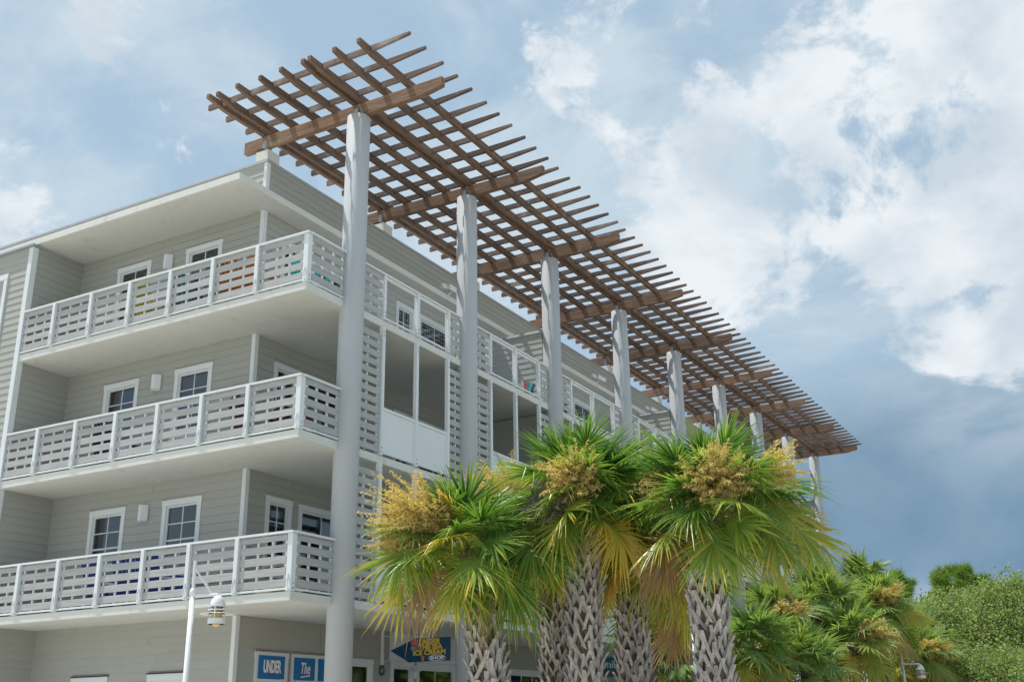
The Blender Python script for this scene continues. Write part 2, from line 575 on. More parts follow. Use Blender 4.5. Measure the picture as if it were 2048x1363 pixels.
def unit_window(a0, a1, z0, z1, plane, axis, lights=(2, 4), door=False, blind=True, open_from=0.0):
    """cased window in the opening a0..a1 x z0..z1; lights = columns and rows of panes; casing sits round it"""
    def B(m, p0, p1, d0, d1, q0, q1):              # d = distance in front of the wall plane
        if axis == 'A': m.box(p0, p1, plane - d1, plane - d0, q0, q1)
        else: m.box(plane + d0, plane + d1, p0, p1, q0, q1)
    c = 0.11
    m = MB()
    B(m, a0 - c, a0, 0.0, 0.045, z0 - 0.03, z1)
    B(m, a1, a1 + c, 0.0, 0.045, z0 - 0.03, z1)
    B(m, a0 - c - 0.012, a1 + c + 0.012, 0.0, 0.052, z1, z1 + 0.13)
    B(m, a0 - c, a1 + c, 0.0, 0.06, z0 - 0.09, z0 - 0.03)
    s = 0.045                                       # sash
    B(m, a0 + 0.001, a0 + s, -0.06, 0.012, z0, z1 - 0.001)
    B(m, a1 - s, a1 - 0.001, -0.06, 0.012, z0, z1 - 0.001)
    B(m, a0 + s, a1 - s, -0.06, 0.012, z1 - s, z1 - 0.001)
    B(m, a0 + s, a1 - s, -0.06, 0.012, z0, z0 + s)
    wd = m.build('door' if door else 'window', TRIM, bld)
    nx, nz = lights
    i0, i1, k0, k1 = a0 + s, a1 - s, z0 + s, z1 - s
    mm = MB()
    for i in range(1, nx):
        x = i0 + (i1 - i0) * i / nx
        B(mm, x - 0.011, x + 0.011, -0.035, -0.01, k0, k1)
    for j in range(1, nz):
        z = k0 + (k1 - k0) * j / nz
        t_ = 0.02 if (nz == 4 and j == 2) else 0.011
        B(mm, i0, i1, -0.037, -0.008, z - t_, z + t_)
    if mm.v: mm.build('muntin', TRIM, wd)
    for i in range(nx):
        for j in range(nz):
            p = MB()
            xa, xb = i0 + (i1 - i0) * i / nx, i0 + (i1 - i0) * (i + 1) / nx
            za, zb = k0 + (k1 - k0) * j / nz, k0 + (k1 - k0) * (j + 1) / nz
            B(p, xa, xb, -0.028, -0.022, za, zb)
            p.build('pane', GLASS, wd)
    if blind:
        bl = MB()
        z = k0 + 0.03
        while z < k1:
            bl.bar((i0, plane + 0.1, z) if axis == 'A' else (plane - 0.1, i0, z), (i1, plane + 0.1, z) if axis == 'A' else (plane - 0.1, i1, z),
                   (0, 0.016, 0.012) if axis == 'A' else (-0.016, 0, 0.012), (0, 0.001, -0.001) if axis == 'A' else (0.001, 0, 0.001))
            z += 0.05
        bl.build('blind', BLIND, wd)
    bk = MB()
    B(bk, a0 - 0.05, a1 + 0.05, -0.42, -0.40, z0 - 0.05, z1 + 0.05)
    bk.build('dark_room_backing', DARK, wd)  # dark sheet added behind the glass, its colour stands in for room shade
    return wd


# openings of the balcony front (wall A), of each colonnade bay (wall B)
A_OPEN = []
for k in range(3):
    for xa, xb in ((-7.25, -6.31), (-4.91, -3.97)):
        A_OPEN.append((xa, xb, S[k] + 0.78, S[k] + 2.30))
GA = [(-7.23, -6.33, 1.2, 2.60), (-4.89, -4.02, 1.2, 2.60)]
wa = holed_wall('front_wall', XL, XW, 0.13, TOP - 0.06, A_OPEN + GA, YW, 'A')
HB = [(h[0] - 0.11, h[1] + 0.11, h[2] - 0.09, h[3] + 0.13) for h in A_OPEN + GA]
for z0, z1 in ((1.9, S[0] - TH), (S[0] + 0.0, S[1] - TH), (S[1], S[2] - TH), (S[2], ZS)):
    lay_boards(wa, XL + 0.001, XW - 0.07, z0, z1, HB, YW, 'A')
lay_boards(wa, XL - 7, XW - 0.06, 13.2, TOP - 0.08, [], YW, 'A')
wo = MB(); wo.box(-16, XL - 0.121, YW, YW + 0.12, ZS, TOP - 0.06); wo.build('parapet_wall', SIDING, bld)
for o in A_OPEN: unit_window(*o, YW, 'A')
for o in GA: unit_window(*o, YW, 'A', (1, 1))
for o in GA:
    d = MB(); d.box(o[0] - 0.13, o[1] + 0.13, YW - 0.075, YW - 0.001, o[3] + 0.135, o[3] + 0.155)
    d.build('head_flashing', DARK, bld)

B_OPEN, B_DOOR = [], []
for y in CY[:8]:
    for k in range(3):
        B_OPEN.append((y + 0.78, y + 1.40, S[k] + 0.78, S[k] + 2.28))
        B_DOOR.append((y + 1.86, y + 3.36, S[k] + 0.04, S[k] + 2.26))
B_GND = [(2.21, 2.98, 1.0, 3.00), (3.35, 4.78, 1.0, 3.00), (5.20, 6.02, 0.9, 3.00), (6.98, 7.72, 0.5, 3.00), (8.08, 9.70, 0.5, 3.00), (12.75, 14.85, 0.6, 3.02),
         (17.2, 19.2, 0.6, 3.0), (22.2, 24.2, 0.6, 3.0), (27.2, 29.2, 0.6, 3.0)]
wb = holed_wall('colonnade_wall', YW + 0.12, YE, 0.13, TOP - 0.06, B_OPEN + B_DOOR + B_GND, XW, 'B')
HBB = [(h[0] - 0.11, h[1] + 0.11, h[2] - 0.09, h[3] + 0.13) for h in B_OPEN + B_DOOR]
for z0, z1 in ((S[0], S[1] - TH), (S[1], S[2] - TH), (S[2], ZS)):
    hh = HBB
    lay_boards(wb, YW + 0.09, YE, z0, z1, hh, XW, 'B', stuff_from=CY[1] - 0.12)
lay_boards(wb, YW + 0.08, YE, 13.2, TOP - 0.08, [], XW, 'B', stuff_from=CY[2] + 0.4)
for n, (o, d) in enumerate(zip(B_OPEN, B_DOOR)):
    near = n < 12
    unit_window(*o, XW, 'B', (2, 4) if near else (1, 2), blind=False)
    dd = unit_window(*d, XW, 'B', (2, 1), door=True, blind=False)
bx('window_transom', XW + 0.046, XW + 0.068, 2.215, 2.975, 2.53, 2.595, TRIM, bld)
bx('window_transom', XW + 0.046, XW + 0.064, 3.355, 4.775, 2.53, 2.595, TRIM, bld)
bx('window_mullion', XW + 0.046, XW + 0.068, 3.966, 4.074, 1.02, 2.995, TRIM, bld)
# ground floor cladding: big flat panels with open joints
y = YW + 0.09
while y < 31:
    for z0, z1 in ((0.13, 1.25), (1.25, 2.37), (2.37, 3.19), (3.19, S[0] - TH)):
        y1 = y + 1.3
        if not any(h[0] - 0.11 < y1 - 0.05 and h[1] + 0.11 > y + 0.05 and h[2] - 0.1 < z1 - 0.05 and h[3] + 0.13 > z0 + 0.05 for h in B_GND):
            bx('wall_panel', XW + 0.001, XW + 0.02, y + 0.005, y1 - 0.005, z0 + 0.005, z1 - 0.005, PANEL, wb, 0.003)
    y += 1.3
for i, h in enumerate(B_GND):
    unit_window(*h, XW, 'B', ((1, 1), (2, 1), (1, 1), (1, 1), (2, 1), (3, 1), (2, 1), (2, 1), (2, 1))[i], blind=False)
bx('shop_header', XW + 0.001, XW + 0.07, 6.80, 10.45, 3.135, S[0] - TH - 0.002, TRIM, bld)
bx('shop_header', XW + 0.001, XW + 0.07, 12.6, 15.0, 3.155, S[0] - TH - 0.002, PANEL, bld)

# wing that projects to the balcony front on the left
wl = MB(); wl.box(-16, XL - 0.12, 0, 0.12, 0.13, ZS - 0.06); wl.box(XL - 0.12, XL, 0, YW, 0.13, ZS - 0.06)
wl = wl.build('wing_wall', SIDING, bld)
lay_boards(wl, -10.6, XL - 0.10, 4.0, ZS - 0.1, [(-10.6, -9.52, 10.5, 12.34)], 0, 'A')
for z0, z1 in ((1.9, S[0] - TH), (S[0], S[1] - TH), (S[1], S[2] - TH), (S[2], ZS - 0.08)):
    lay_boards(wl, 0.1, YW, z0, z1, [], XL, 'B')
bx('window_casing', -9.66, -9.54, -0.06, -0.001, 10.5, 12.2, TRIM, bld)
bx('window_casing', -10.9, -9.53, -0.065, -0.001, 12.2, 12.34, TRIM, bld)
bx('corner_trim', XL - 0.12, XL + 0.035, -0.04, 0.0, 0.13, ZS - 0.07, TRIM, bld)
bx('corner_trim', XL + 0.001, XL + 0.035, 0.001, 0.12, 0.13, ZS - 0.07, TRIM, bld)
bx('metal_flashing', -16, XL + 0.09, -0.11, 0.10, ZS - 0.06, ZS - 0.012, METAL, bld)
bx('metal_flashing', XL + 0.002, XL + 0.06, 0.101, YW - 0.03, ZS - 0.05, ZS - 0.002, CAPM, bld)
# corner boards where the two back walls meet, per storey
for z0, z1 in ((0.13, S[0] - TH), (S[0], S[1] - TH), (S[1], S[2] - TH), (S[2], ZS)):
    bx('corner_trim', XW - 0.075, XW + 0.035, YW - 0.035, YW, z0 + 0.001, z1 - 0.001, TRIM, bld)
    bx('corner_trim', XW + 0.001, XW + 0.035, YW + 0.001, YW + 0.085, z0 + 0.001, z1 - 0.001, TRIM, bld)
bx('corner_trim', XW - 0.06, XW + 0.04, YW - 0.04, YW, ZS + TH, TOP - 0.07, TRIM, bld)
bx('corner_trim', XW + 0.001, XW + 0.04, YW + 0.001, YW + 0.08, ZS + TH, TOP - 0.07, TRIM, bld)


def ell(name, x0, x1, y0, y1, xi, yi, z0, z1, mat):
    """L-shaped slab: strip x0..x1 along the front, strip xi..x1 along the colonnade"""
    bm = bmesh.new()
    ring = [(x0, y0), (x1, y0), (x1, y1), (xi, y1), (xi, yi), (x0, yi)]
    lo = [bm.verts.new((*p, z0)) for p in ring]
    hi = [bm.verts.new((*p, z1)) for p in ring]
    bm.faces.new(lo[::-1]); bm.faces.new(hi)
    for i in range(6):
        j = (i + 1) % 6
        bm.faces.new((lo[i], lo[j], hi[j], hi[i]))
    bmesh.ops.bevel(bm, geom=[e for e in bm.edges], offset=0.012, segments=2, affect='EDGES', profile=0.5)
    me = bpy.data.meshes.new(name)
    bm.to_mesh(me); bm.free()
    me.materials.append(mat)
    return place(name, me, bld)


for k in range(3): ell('balcony_slab', XL + 0.001, 0, 0, YE - 0.3, XW + 0.001, YW - 0.001, S[k] - TH, S[k], STUCCO)
ell('roof_overhang', -16, -2.068, 0.02, YE - 0.3, XW + 0.001, YW - 0.001, ZS, ZS + 0.165, STUCCO)
rf = MB(); rf.box(-16, XW - 0.121, YW + 0.121, YE - 0.01, TOP - 0.3, TOP - 0.12); rf.build('roof', CAPM, bld)
rf = MB(); rf.box(-16, XW - 0.2, YE - 0.12, YE, 0.13, TOP - 0.06); rf.build('end_wall', SIDING, bld)
bx('parapet_cap', -16, XW + 0.06, YW - 0.06, YW + 0.18, TOP - 0.058, TOP, CAPM, bld)
bx('parapet_cap', XW - 0.18, XW + 0.06, YW + 0.181, YE, TOP - 0.058, TOP, CAPM, bld)
bx('floor_deck', -8.6, -2.8, 1.62, 40, 3.7, 3.8, DARK, bld)

# round columns
cm = MB()
cm.lathe([(0.262, 0.0), (0.262, 14.44), (0.256, 14.448), (0.256, 14.552), (0.245, 14.56)], 48)
cme = cm.mesh('column', COLUMN)
for p in cme.polygons: p.use_smooth = len(p.vertices) == 4
cols = [place('column', cme, bld, (0.03, y, 0)) for y in CY]

# party walls between the flats, at every other column
for y in CY[2::2]:
    for k in range(3):
        zt = (12.34, S[1] - TH, S[2] - TH)[2 if k == 1 else (1 if k == 0 else 0)]
        d = MB(); d.box(XW + 0.028, -0.24, y - 0.06, y + 0.10, S[k], zt - 0.03)
        d = d.build('party_wall', SIDING, bld)
        z = S[k]
        while z < zt - 0.06:
            place('siding_board', board_mesh(-0.24 - XW - 0.03), d, (XW + 0.03, y - 0.06, z)) if (y < 21 and k == 2) else None
            z += EXP
        if k == 2: bx('party_wall_cap', XW + 0.027, -0.20, y - 0.11, y + 0.15, zt - 0.03, zt + 0.012, CAPM, bld)


# ------------------------------------------------------------------ railings and screens
def post(par, x, y, z0, z1, sx=0.10, sy=0.10):
    return bx('post', x - sx / 2, x + sx / 2, y - sy / 2, y + sy / 2, z0, z1, TRIM, par, 0.008)


hook = MB()
hook.tube([(0, -0.004, 0.0), (0, -0.03, 0.01), (0, -0.03, 0.15), (0, -0.004, 0.17)], 0.012, 6)
hook.tube([(0, 0.0, 0.21), (0, -0.02, 0.21)], 0.020, 8)
hook.tube([(0, 0.0, -0.06), (0, -0.02, -0.06)], 0.020, 8)
hook_me = hook.mesh('anchor', LAMPW)
bolt = MB()
for z in (0.0, 0.09): bolt.tube([(0, 0, z), (0.014, 0, z)], 0.016, 8)
bolt_me = bolt.mesh('bolt', METAL)
SL = [(0.080, 0.222), (0.293, 0.435), (0.506, 0.648), (0.719, 0.861), (0.932, 1.040)]


def panel(par, axis, a0, a1, plane, z0, rows, mat, name='slat', battens=(0.06, 0.37, 0.68, 0.97), join=None):
    """horizontal slats between a0 and a1 with battens behind"""
    for q0, q1 in rows:
        if join is not None:
            if axis == 'A': join.box(a0, a1, plane - 0.010, plane + 0.010, z0 + q0, z0 + q1)
            else: join.box(plane - 0.010, plane + 0.010, a0, a1, z0 + q0, z0 + q1)
            continue
        if axis == 'A': bx(name, a0, a1, plane - 0.010, plane + 0.010, z0 + q0, z0 + q1, mat, par, 0.004)
        else: bx(name, plane - 0.010, plane + 0.010, a0, a1, z0 + q0, z0 + q1, mat, par, 0.004)
    m = MB()
    for f in battens:
        x = a0 + (a1 - a0) * f
        if axis == 'A': m.box(x - 0.022, x + 0.022, plane + 0.015, plane + 0.05, z0 + rows[0][0] - 0.02, z0 + rows[-1][1])
        else: m.box(plane - 0.05, plane - 0.015, x - 0.022, x + 0.022, z0 + rows[0][0] - 0.02, z0 + rows[-1][1])
    m.build('batten', TRIM, par)


PX = [-7.62, -6.362, -5.104, -3.846, -2.588, -1.33]
far_slats = MB()
far_rails = MB()
for k in range(3):
    z0 = S[k]
    # --- the front, seven bays
    m = MB(); m.box(XL + 0.04, 0.035, -0.055, 0.055, z0 + 1.06, z0 + 1.10)
    rail = m.build('front_railing', TRIM, bld)
    bx('bottom_rail', XL + 0.05, -0.1, -0.02, 0.03, z0 + 0.025, z0 + 0.06, TRIM, rail, 0.004)
    edges = [XL + 0.04] + PX + [-0.06]
    for i in range(7):
        a0 = edges[i] + (0.052 if i else 0.01)
        a1 = edges[i + 1] - (0.052 if i < 6 else 0.07)
        panel(rail, 'A', a0, a1, 0.005, z0, SL, SLAT)
    for x in PX:
        p = post(rail, x, -0.012, z0 + 0.001, z0 + 1.058)
        place('anchor', hook_me, rail, (x, -0.062, z0 + 0.09))
    post(rail, -0.045, 0.045, z0 + 0.001, z0 + 1.058, 0.13, 0.13)
    place('anchor', hook_me, rail, (-0.045, -0.02, z0 + 0.09))
    place('bolt', bolt_me, rail, (0.0205, 0.045, z0 + 0.05))
    # --- the short return to the first column
    m = MB(); m.box(-0.055, 0.055, 0.056, CY[0] - 0.2, z0 + 1.06, z0 + 1.10)
    rail = m.build('side_railing', TRIM, bld)
    panel(rail, 'B', 0.115, CY[0] - 0.25, -0.005, z0, SL, SLATY)
    bx('bottom_rail', -0.03, 0.02, 0.11, CY[0] - 0.25, z0 + 0.025, z0 + 0.06, TRIM, rail, 0.004)
    # --- colonnade bays
    for i in range(8):
        y0, y1 = CY[i] + 0.255, CY[i + 1] - 0.255
        far = i >= 4
        P1, P3 = CY[i] + 1.16, CY[i + 1] - 0.84
        P2 = (P1 + P3) / 2
        if k == 2:
            m = MB(); m.box(-0.055, 0.055, y0 + 0.03, y1 - 0.03, z0 + 1.06, z0 + 1.10)
            rail = m.build('colonnade_railing', TRIM, bld)
            for a, b in ((y0, P1 - 0.052), (P3 + 0.052, y1)):
                panel(rail, 'B', a, b, -0.005, z0, SL, SLATY, battens=(0.08, 0.55, 0.93), join=far_slats if far else None)
            for q in (P1, P2, P3):
                post(rail, 0.0, q, z0 + 0.001, z0 + 1.058, 0.11, 0.09)
                if not far: place('bolt', bolt_me, rail, (0.0555, q, z0 + 0.08))
            for a, b in ((P1 + 0.046, P2 - 0.046), (P2 + 0.046, P3 - 0.046)):
                bx('bottom_rail', -0.03, 0.02, a, b, z0 + 0.04, z0 + 0.08, TRIM, rail, 0.004)
                bx('top_rail', -0.03, 0.02, a, b, z0 + 0.985, z0 + 1.055, TRIM, rail, 0.004)
                if not far:
                    wm = MB()
                    t = a + 0.1
                    while t < b:
                        wm.box(-0.007, -0.004, t - 0.0015, t + 0.0015, z0 + 0.08, z0 + 0.985); t += 0.10
                    t = z0 + 0.18
                    while t < z0 + 0.98:
                        wm.box(-0.0035, -0.0005, a, b, t - 0.0015, t + 0.0015); t += 0.10
                    wm.build('wire_mesh', METAL, rail)
        else:
            zt = S[k + 1] - TH
            m = MB(); m.box(-0.05, 0.05, P1 - 0.045, P1 + 0.045, z0 + 0.001, zt - 0.001)
            scr = m.build('screen', TRIM, bld)
            for q in (P2, P3): post(scr, 0.0, q, z0 + 0.001, zt - 0.001, 0.10, 0.09)
            if not far:
                for q in (P1, P2, P3):
                    for zz in (z0 + 0.07, zt - 0.2): place('bolt', bolt_me, scr, (0.0505, q, zz))
            rows = []
            t = 0.05
            while t < zt - z0 - 0.16:
                rows.append((t, t + 0.138)); t += 0.2085
            nearscr = (k == 1 and i < 3) or (k == 0 and i < 1)
            for a, b in ((y0 - 0.1, P1 - 0.047), (P3 + 0.047, y1 + 0.1)):
                panel(scr, 'B', a, b, -0.008, z0, rows, SLATY, 'screen_slat', battens=(0.12, 0.55, 0.95), join=None if nearscr else far_slats)
            for a, b in ((P1 + 0.047, P2 - 0.047), (P2 + 0.047, P3 - 0.047)):
                bx('infill_panel', -0.012, 0.006, a + 0.04, b - 0.04, z0 + 0.10, z0 + 1.0, TRIM, scr, 0.003)
                fr = MB()
                fr.box(-0.03, 0.03, a, b, z0 + 1.0, z0 + 1.06)
                fr.box(-0.03, 0.03, a, b, z0 + 0.05, z0 + 0.10)
                fr.box(-0.028, 0.028, a, a + 0.045, z0 + 0.1005, z0 + 0.9995)
                fr.box(-0.028, 0.028, b - 0.045, b, z0 + 0.1005, z0 + 0.9995)
                fr.build('infill_frame', TRIM, scr)
tag(far_slats.build('far_slat_rows', SLATY, bld), kind='stuff')

# ------------------------------------------------------------------ pergola over the colonnade
per = empty('pergola', (0, 0, 0), 'long brown timber pergola carried on the columns above the balconies', 'pergola')
BZ0, BZ1, JZ1, RZ1 = 14.59, 14.90, 15.12, 15.135
JX = [-2.80, -2.55, -1.95, -1.30, -0.70, -0.10, 0.10, 0.746, 1.38]


def tapered(L0, L1, t, z0, z1, cut, z_tip, axis, both=False):
    """timber along x (axis 0) or y (axis 1), underside cut up towards the end over `cut` metres"""
    pr = [(L0, z0), (L1 - cut, z0), (L1, z_tip), (L1, z1), (L0, z1)]
    if both: pr = [(L0, z_tip), (L0 + cut, z0), (L1 - cut, z0), (L1, z_tip), (L1, z1), (L0, z1)]
    bm = bmesh.new()
    h = t / 2
    if axis == 0:
        a = [bm.verts.new((p[0], -h, p[1])) for p in pr]; b = [bm.verts.new((p[0], h, p[1])) for p in pr]
    else:
        a = [bm.verts.new((h, p[0], p[1])) for p in pr]; b = [bm.verts.new((-h, p[0], p[1])) for p in pr]
    bm.faces.new(a); bm.faces.new(b[::-1])
    n = len(pr)
    for i in range(n):
        j = (i + 1) % n
        bm.faces.new((a[j], a[i], b[i], b[j]))
    bmesh.ops.recalc_face_normals(bm, faces=bm.faces)
    bmesh.ops.bevel(bm, geom=list(bm.edges), offset=0.006, segments=1, affect='EDGES', profile=0.5)
    me = bpy.data.meshes.new('timber')
    bm.to_mesh(me); bm.free()
    return me


beam_me = tapered(-3.36, 2.28, 0.14, -0.155, 0.155, 0.55, -0.06, 0)
beam_me.materials.append(WOODX)
raft_me = tapered(-3.19, 2.40, 0.068, -0.078, 0.0625, 0.85, 0.0, 0)
raft_me.materials.append(WOODR)
joist_me = tapered(-0.40, 41.35, 0.10, -0.09, 0.09, 0.5, -0.02, 1, True)
joist_me.materials.append(WOODY)
r2 = random.Random(3)
for y in CY: place('cross_beam', beam_me, per, (r2.uniform(-.015, .015), y + 0.03, (BZ0 + BZ1) / 2))
for x in JX: place('joist', joist_me, per, (x, r2.uniform(-.02, .02), (BZ1 + JZ1) / 2 + 0.001))
for k in range(68):
    place('rafter', raft_me, per, (r2.uniform(-.02, .02), 0.014 + 0.612 * k + r2.uniform(-.018, .018), RZ1 - 0.0625 + r2.uniform(-.006, .006)), (r2.uniform(-.05, .05), r2.uniform(-.002, .002), r2.uniform(-.005, .005)))
brk = MB()
brk.box(-0.055, 0.055, -0.10, -0.088, 0.0, 0.20)
brk.box(-0.055, 0.055, 0.075, 0.087, 0.0, 0.20)
brk.box(-0.055, 0.055, -0.0875, 0.0745, -0.001, 0.012)
brk.tube([(0, 0, -0.12), (0, 0, 0.0)], 0.05, 10)
brk_me = brk.mesh('post_bracket', METAL)
for y in CY:
    place('post_bracket', brk_me, per, (0, y + 0.03, BZ0 - 0.002))
    place('post_bracket', brk_me, per, (-2.72, y + 0.06, BZ0 - 0.002))
    bx('post_block', -2.99, -2.605, y - 0.03, y + 0.38, TOP + 0.001, 14.54, STUCCO, bld, 0.01)

# ------------------------------------------------------------------ palms
def frond(parent, base, az, el, pet, R, age, droop, rr, mat, n=44, name='frond', label=None, sag=0.35, spread=2.45, seg=(0, .28, .50, .68, .84, 1.0), thick=0.011, roll=None):
    """one fan leaf: petiole that sags, costa, and folded leaflets that bend under their own weight. `age` 0 green .. 1 dry"""
    m = MB()
    p = np.array(base, float)
    e = el
    pts = [tuple(p)]
    for i in range(5):
        e -= sag / 5 * math.cos(e)
        p = p + pet / 5 * np.array([math.cos(e) * math.cos(az), math.cos(e) * math.sin(az), math.sin(e)])
        pts.append(tuple(p))
    m.tube(pts, [thick * 1.6, thick * 1.2, thick, thick, thick * .8, thick * .7], 4)
    m.a += [min(0.42, age * .5 + .28)] * len(m.v)
    e -= sag * 0.5
    ev = np.array([math.cos(e) * math.cos(az), math.cos(e) * math.sin(az), math.sin(e)])
    sv = np.array([-math.sin(az), math.cos(az), 0.0])
    roll = rr.uniform(-.45, .45) * (1 + 1.1 * (el < .35)) if roll is None else roll
    nv = np.cross(sv, ev); nv = -nv if nv[2] < 0 and el > -0.6 else nv
    sv, nv = sv * math.cos(roll) + nv * math.sin(roll), nv * math.cos(roll) - sv * math.sin(roll)
    if nv[2] < 0: nvu = -nv
    else: nvu = nv
    s = np.array(seg)
    w = np.interp(s, [0, .25, .5, .75, 1], [.3, 1.0, .9, .55, .05])
    hw = R * spread * 2 / n * 0.27
    for i in range(n):
        th = -spread + 2 * spread * (i + .5) / n + rr.uniform(-.05, .05)
        L = R * (0.64 + 0.36 * math.cos(th * 0.62)) * rr.uniform(.80, 1.08)
        d = math.cos(th) * ev + math.sin(th) * sv - 0.22 * abs(math.sin(th)) * nvu
        d /= np.linalg.norm(d)
        st = p + ev * 0.30 * R * max(0.0, math.cos(th * .75)) - np.array([0, 0, 0.04 * R * max(0, math.cos(th))])
        c = np.cross(d, nvu); c /= np.linalg.norm(c) + 1e-6
        g = (droop * .8 + .03) * rr.uniform(.35, 2.0) * L
        kink = rr.random() < 0.12 + droop * .35 - (.2 if el > .9 else 0)
        q = st[None] + d[None] * (L * s)[:, None]
        q[:, 2] -= g * s ** 2.1
        if kink:                                     # hanging tips
            k = np.clip(s - rr.uniform(.45, .7), 0, 1)
            q += -d[None] * (L * k * 0.4)[:, None]
            q[:, 2] -= L * k * 0.55
        q[:, :2] += np.array([rr.uniform(-.06, .06), rr.uniform(-.06, .06)]) * (s ** 2)[:, None]
        ww = (w * hw)[:, None]
        a = q - c[None] * ww; b = q + nvu[None] * ww * 0.55; cc = q + c[None] * ww
        vs = np.stack([a, b, cc], 1).reshape(-1, 3)
        fs = []
        for j in range(len(s) - 1):
            o = 3 * j
            fs += [(o, o + 1, o + 4, o + 3), (o + 1, o + 2, o + 5, o + 4)]
        tipb = rr.uniform(.15, .75) * (0.4 + age)
        la = age + rr.uniform(-.10, .10) + (0.2 if rr.random() < .10 else 0)
        ages = np.repeat(np.clip(la + tipb * np.clip(s - .55, 0, 1) ** 1.5 * 2.0, 0, 1), 3)
        m.add(vs, fs, ages)
    o = m.build(name, mat, parent)
    if label: o['label'] = label
    return o


_boot = []


def boot_meshes():
    rb = random.Random(11)
    for v in range(7):
        m = MB()
        L = rb.uniform(.9, 1.1)
        m.bar((-0.085 * L, -0.005, -0.15), (-0.006, 0.055, 0.05), (0.028, 0.0, 0.015), (0.0, 0.011, 0.003))
        m.bar((0.085 * L, -0.005, -0.15), (0.006, 0.052, 0.05), (0.028, 0.0, -0.015), (0.0, 0.011, 0.003))
        t = rb.uniform(.02, .085)
        m.bar((0, 0.05, 0.035), (rb.uniform(-.02, .02), 0.06 + t * .75, 0.05 + t * 1.25), (0.026, 0, 0), (0.0, 0.013, 0.006))
        _boot.append(m.mesh('leaf_base', BOOT))


boot_meshes()


def plume(parent, base, centre, rad, n_br, n_tw, rr, mat, twig=0.07, name='blossom_cluster', label=None, wid=0.0055):
    n_br = int(n_br * 2.6); wid *= 1.0; twig *= .8
    """flower cluster: branches run from base through an ellipsoid and carry short twigs"""
    m = MB()
    b = np.array(base, float); c = np.array(centre, float)
    for i in range(n_br):
        u = np.array([rr.gauss(0, 1), rr.gauss(0, 1), rr.gauss(0, 1)]); u /= np.linalg.norm(u)
        tip = c + u * np.array(rad) * rr.choice((.45, .7, .9, 1.0, 1.15, 1.3)) * rr.uniform(.8, 1.05); tip[2] -= .10 * rr.random()
        mid = (b + tip) / 2 + (c - b) * 0.28 + np.array([0, 0, .06])
        ts = np.linspace(0.25, 1, n_tw)
        pts = ((1 - ts) ** 2)[:, None] * b + (2 * ts * (1 - ts))[:, None] * mid + (ts ** 2)[:, None] * tip
        al = rr.random() * .6
        for j in range(n_tw - 1):                      # branch itself
            d = pts[j + 1] - pts[j]
            s = np.cross(d, [rr.uniform(-1, 1), rr.uniform(-1, 1), .4]); s = s / (np.linalg.norm(s) + 1e-6) * wid * .7
            m.add([pts[j] - s, pts[j] + s, pts[j + 1] + s, pts[j + 1] - s], [(0, 1, 2, 3)], [al * .7] * 4)
        for j in range(1, n_tw):
            for q in range(3):
                d = np.array([rr.gauss(0, 1), rr.gauss(0, 1), rr.gauss(0, .9)]) + u * 0.8
                d = d / np.linalg.norm(d) * twig * rr.uniform(.45, 1.1)
                s = np.cross(d, [rr.uniform(-1, 1), rr.uniform(-1, 1), rr.uniform(-1, 1)]); s = s / (np.linalg.norm(s) + 1e-6) * wid * rr.uniform(.7, 1.3)
                z = np.array([0, 0, -.012])
                m.add([pts[j] - s, pts[j] + s, pts[j] + d * .6 + s, pts[j] + d + z, pts[j] + d * .6 - s], [(0, 1, 2, 3, 4)], [al, al, al + .3, al + .4, al + .3])
    o = m.build(name, mat, parent)
    if label: o['label'] = label
    return o


TOCAM = math.radians(-61)


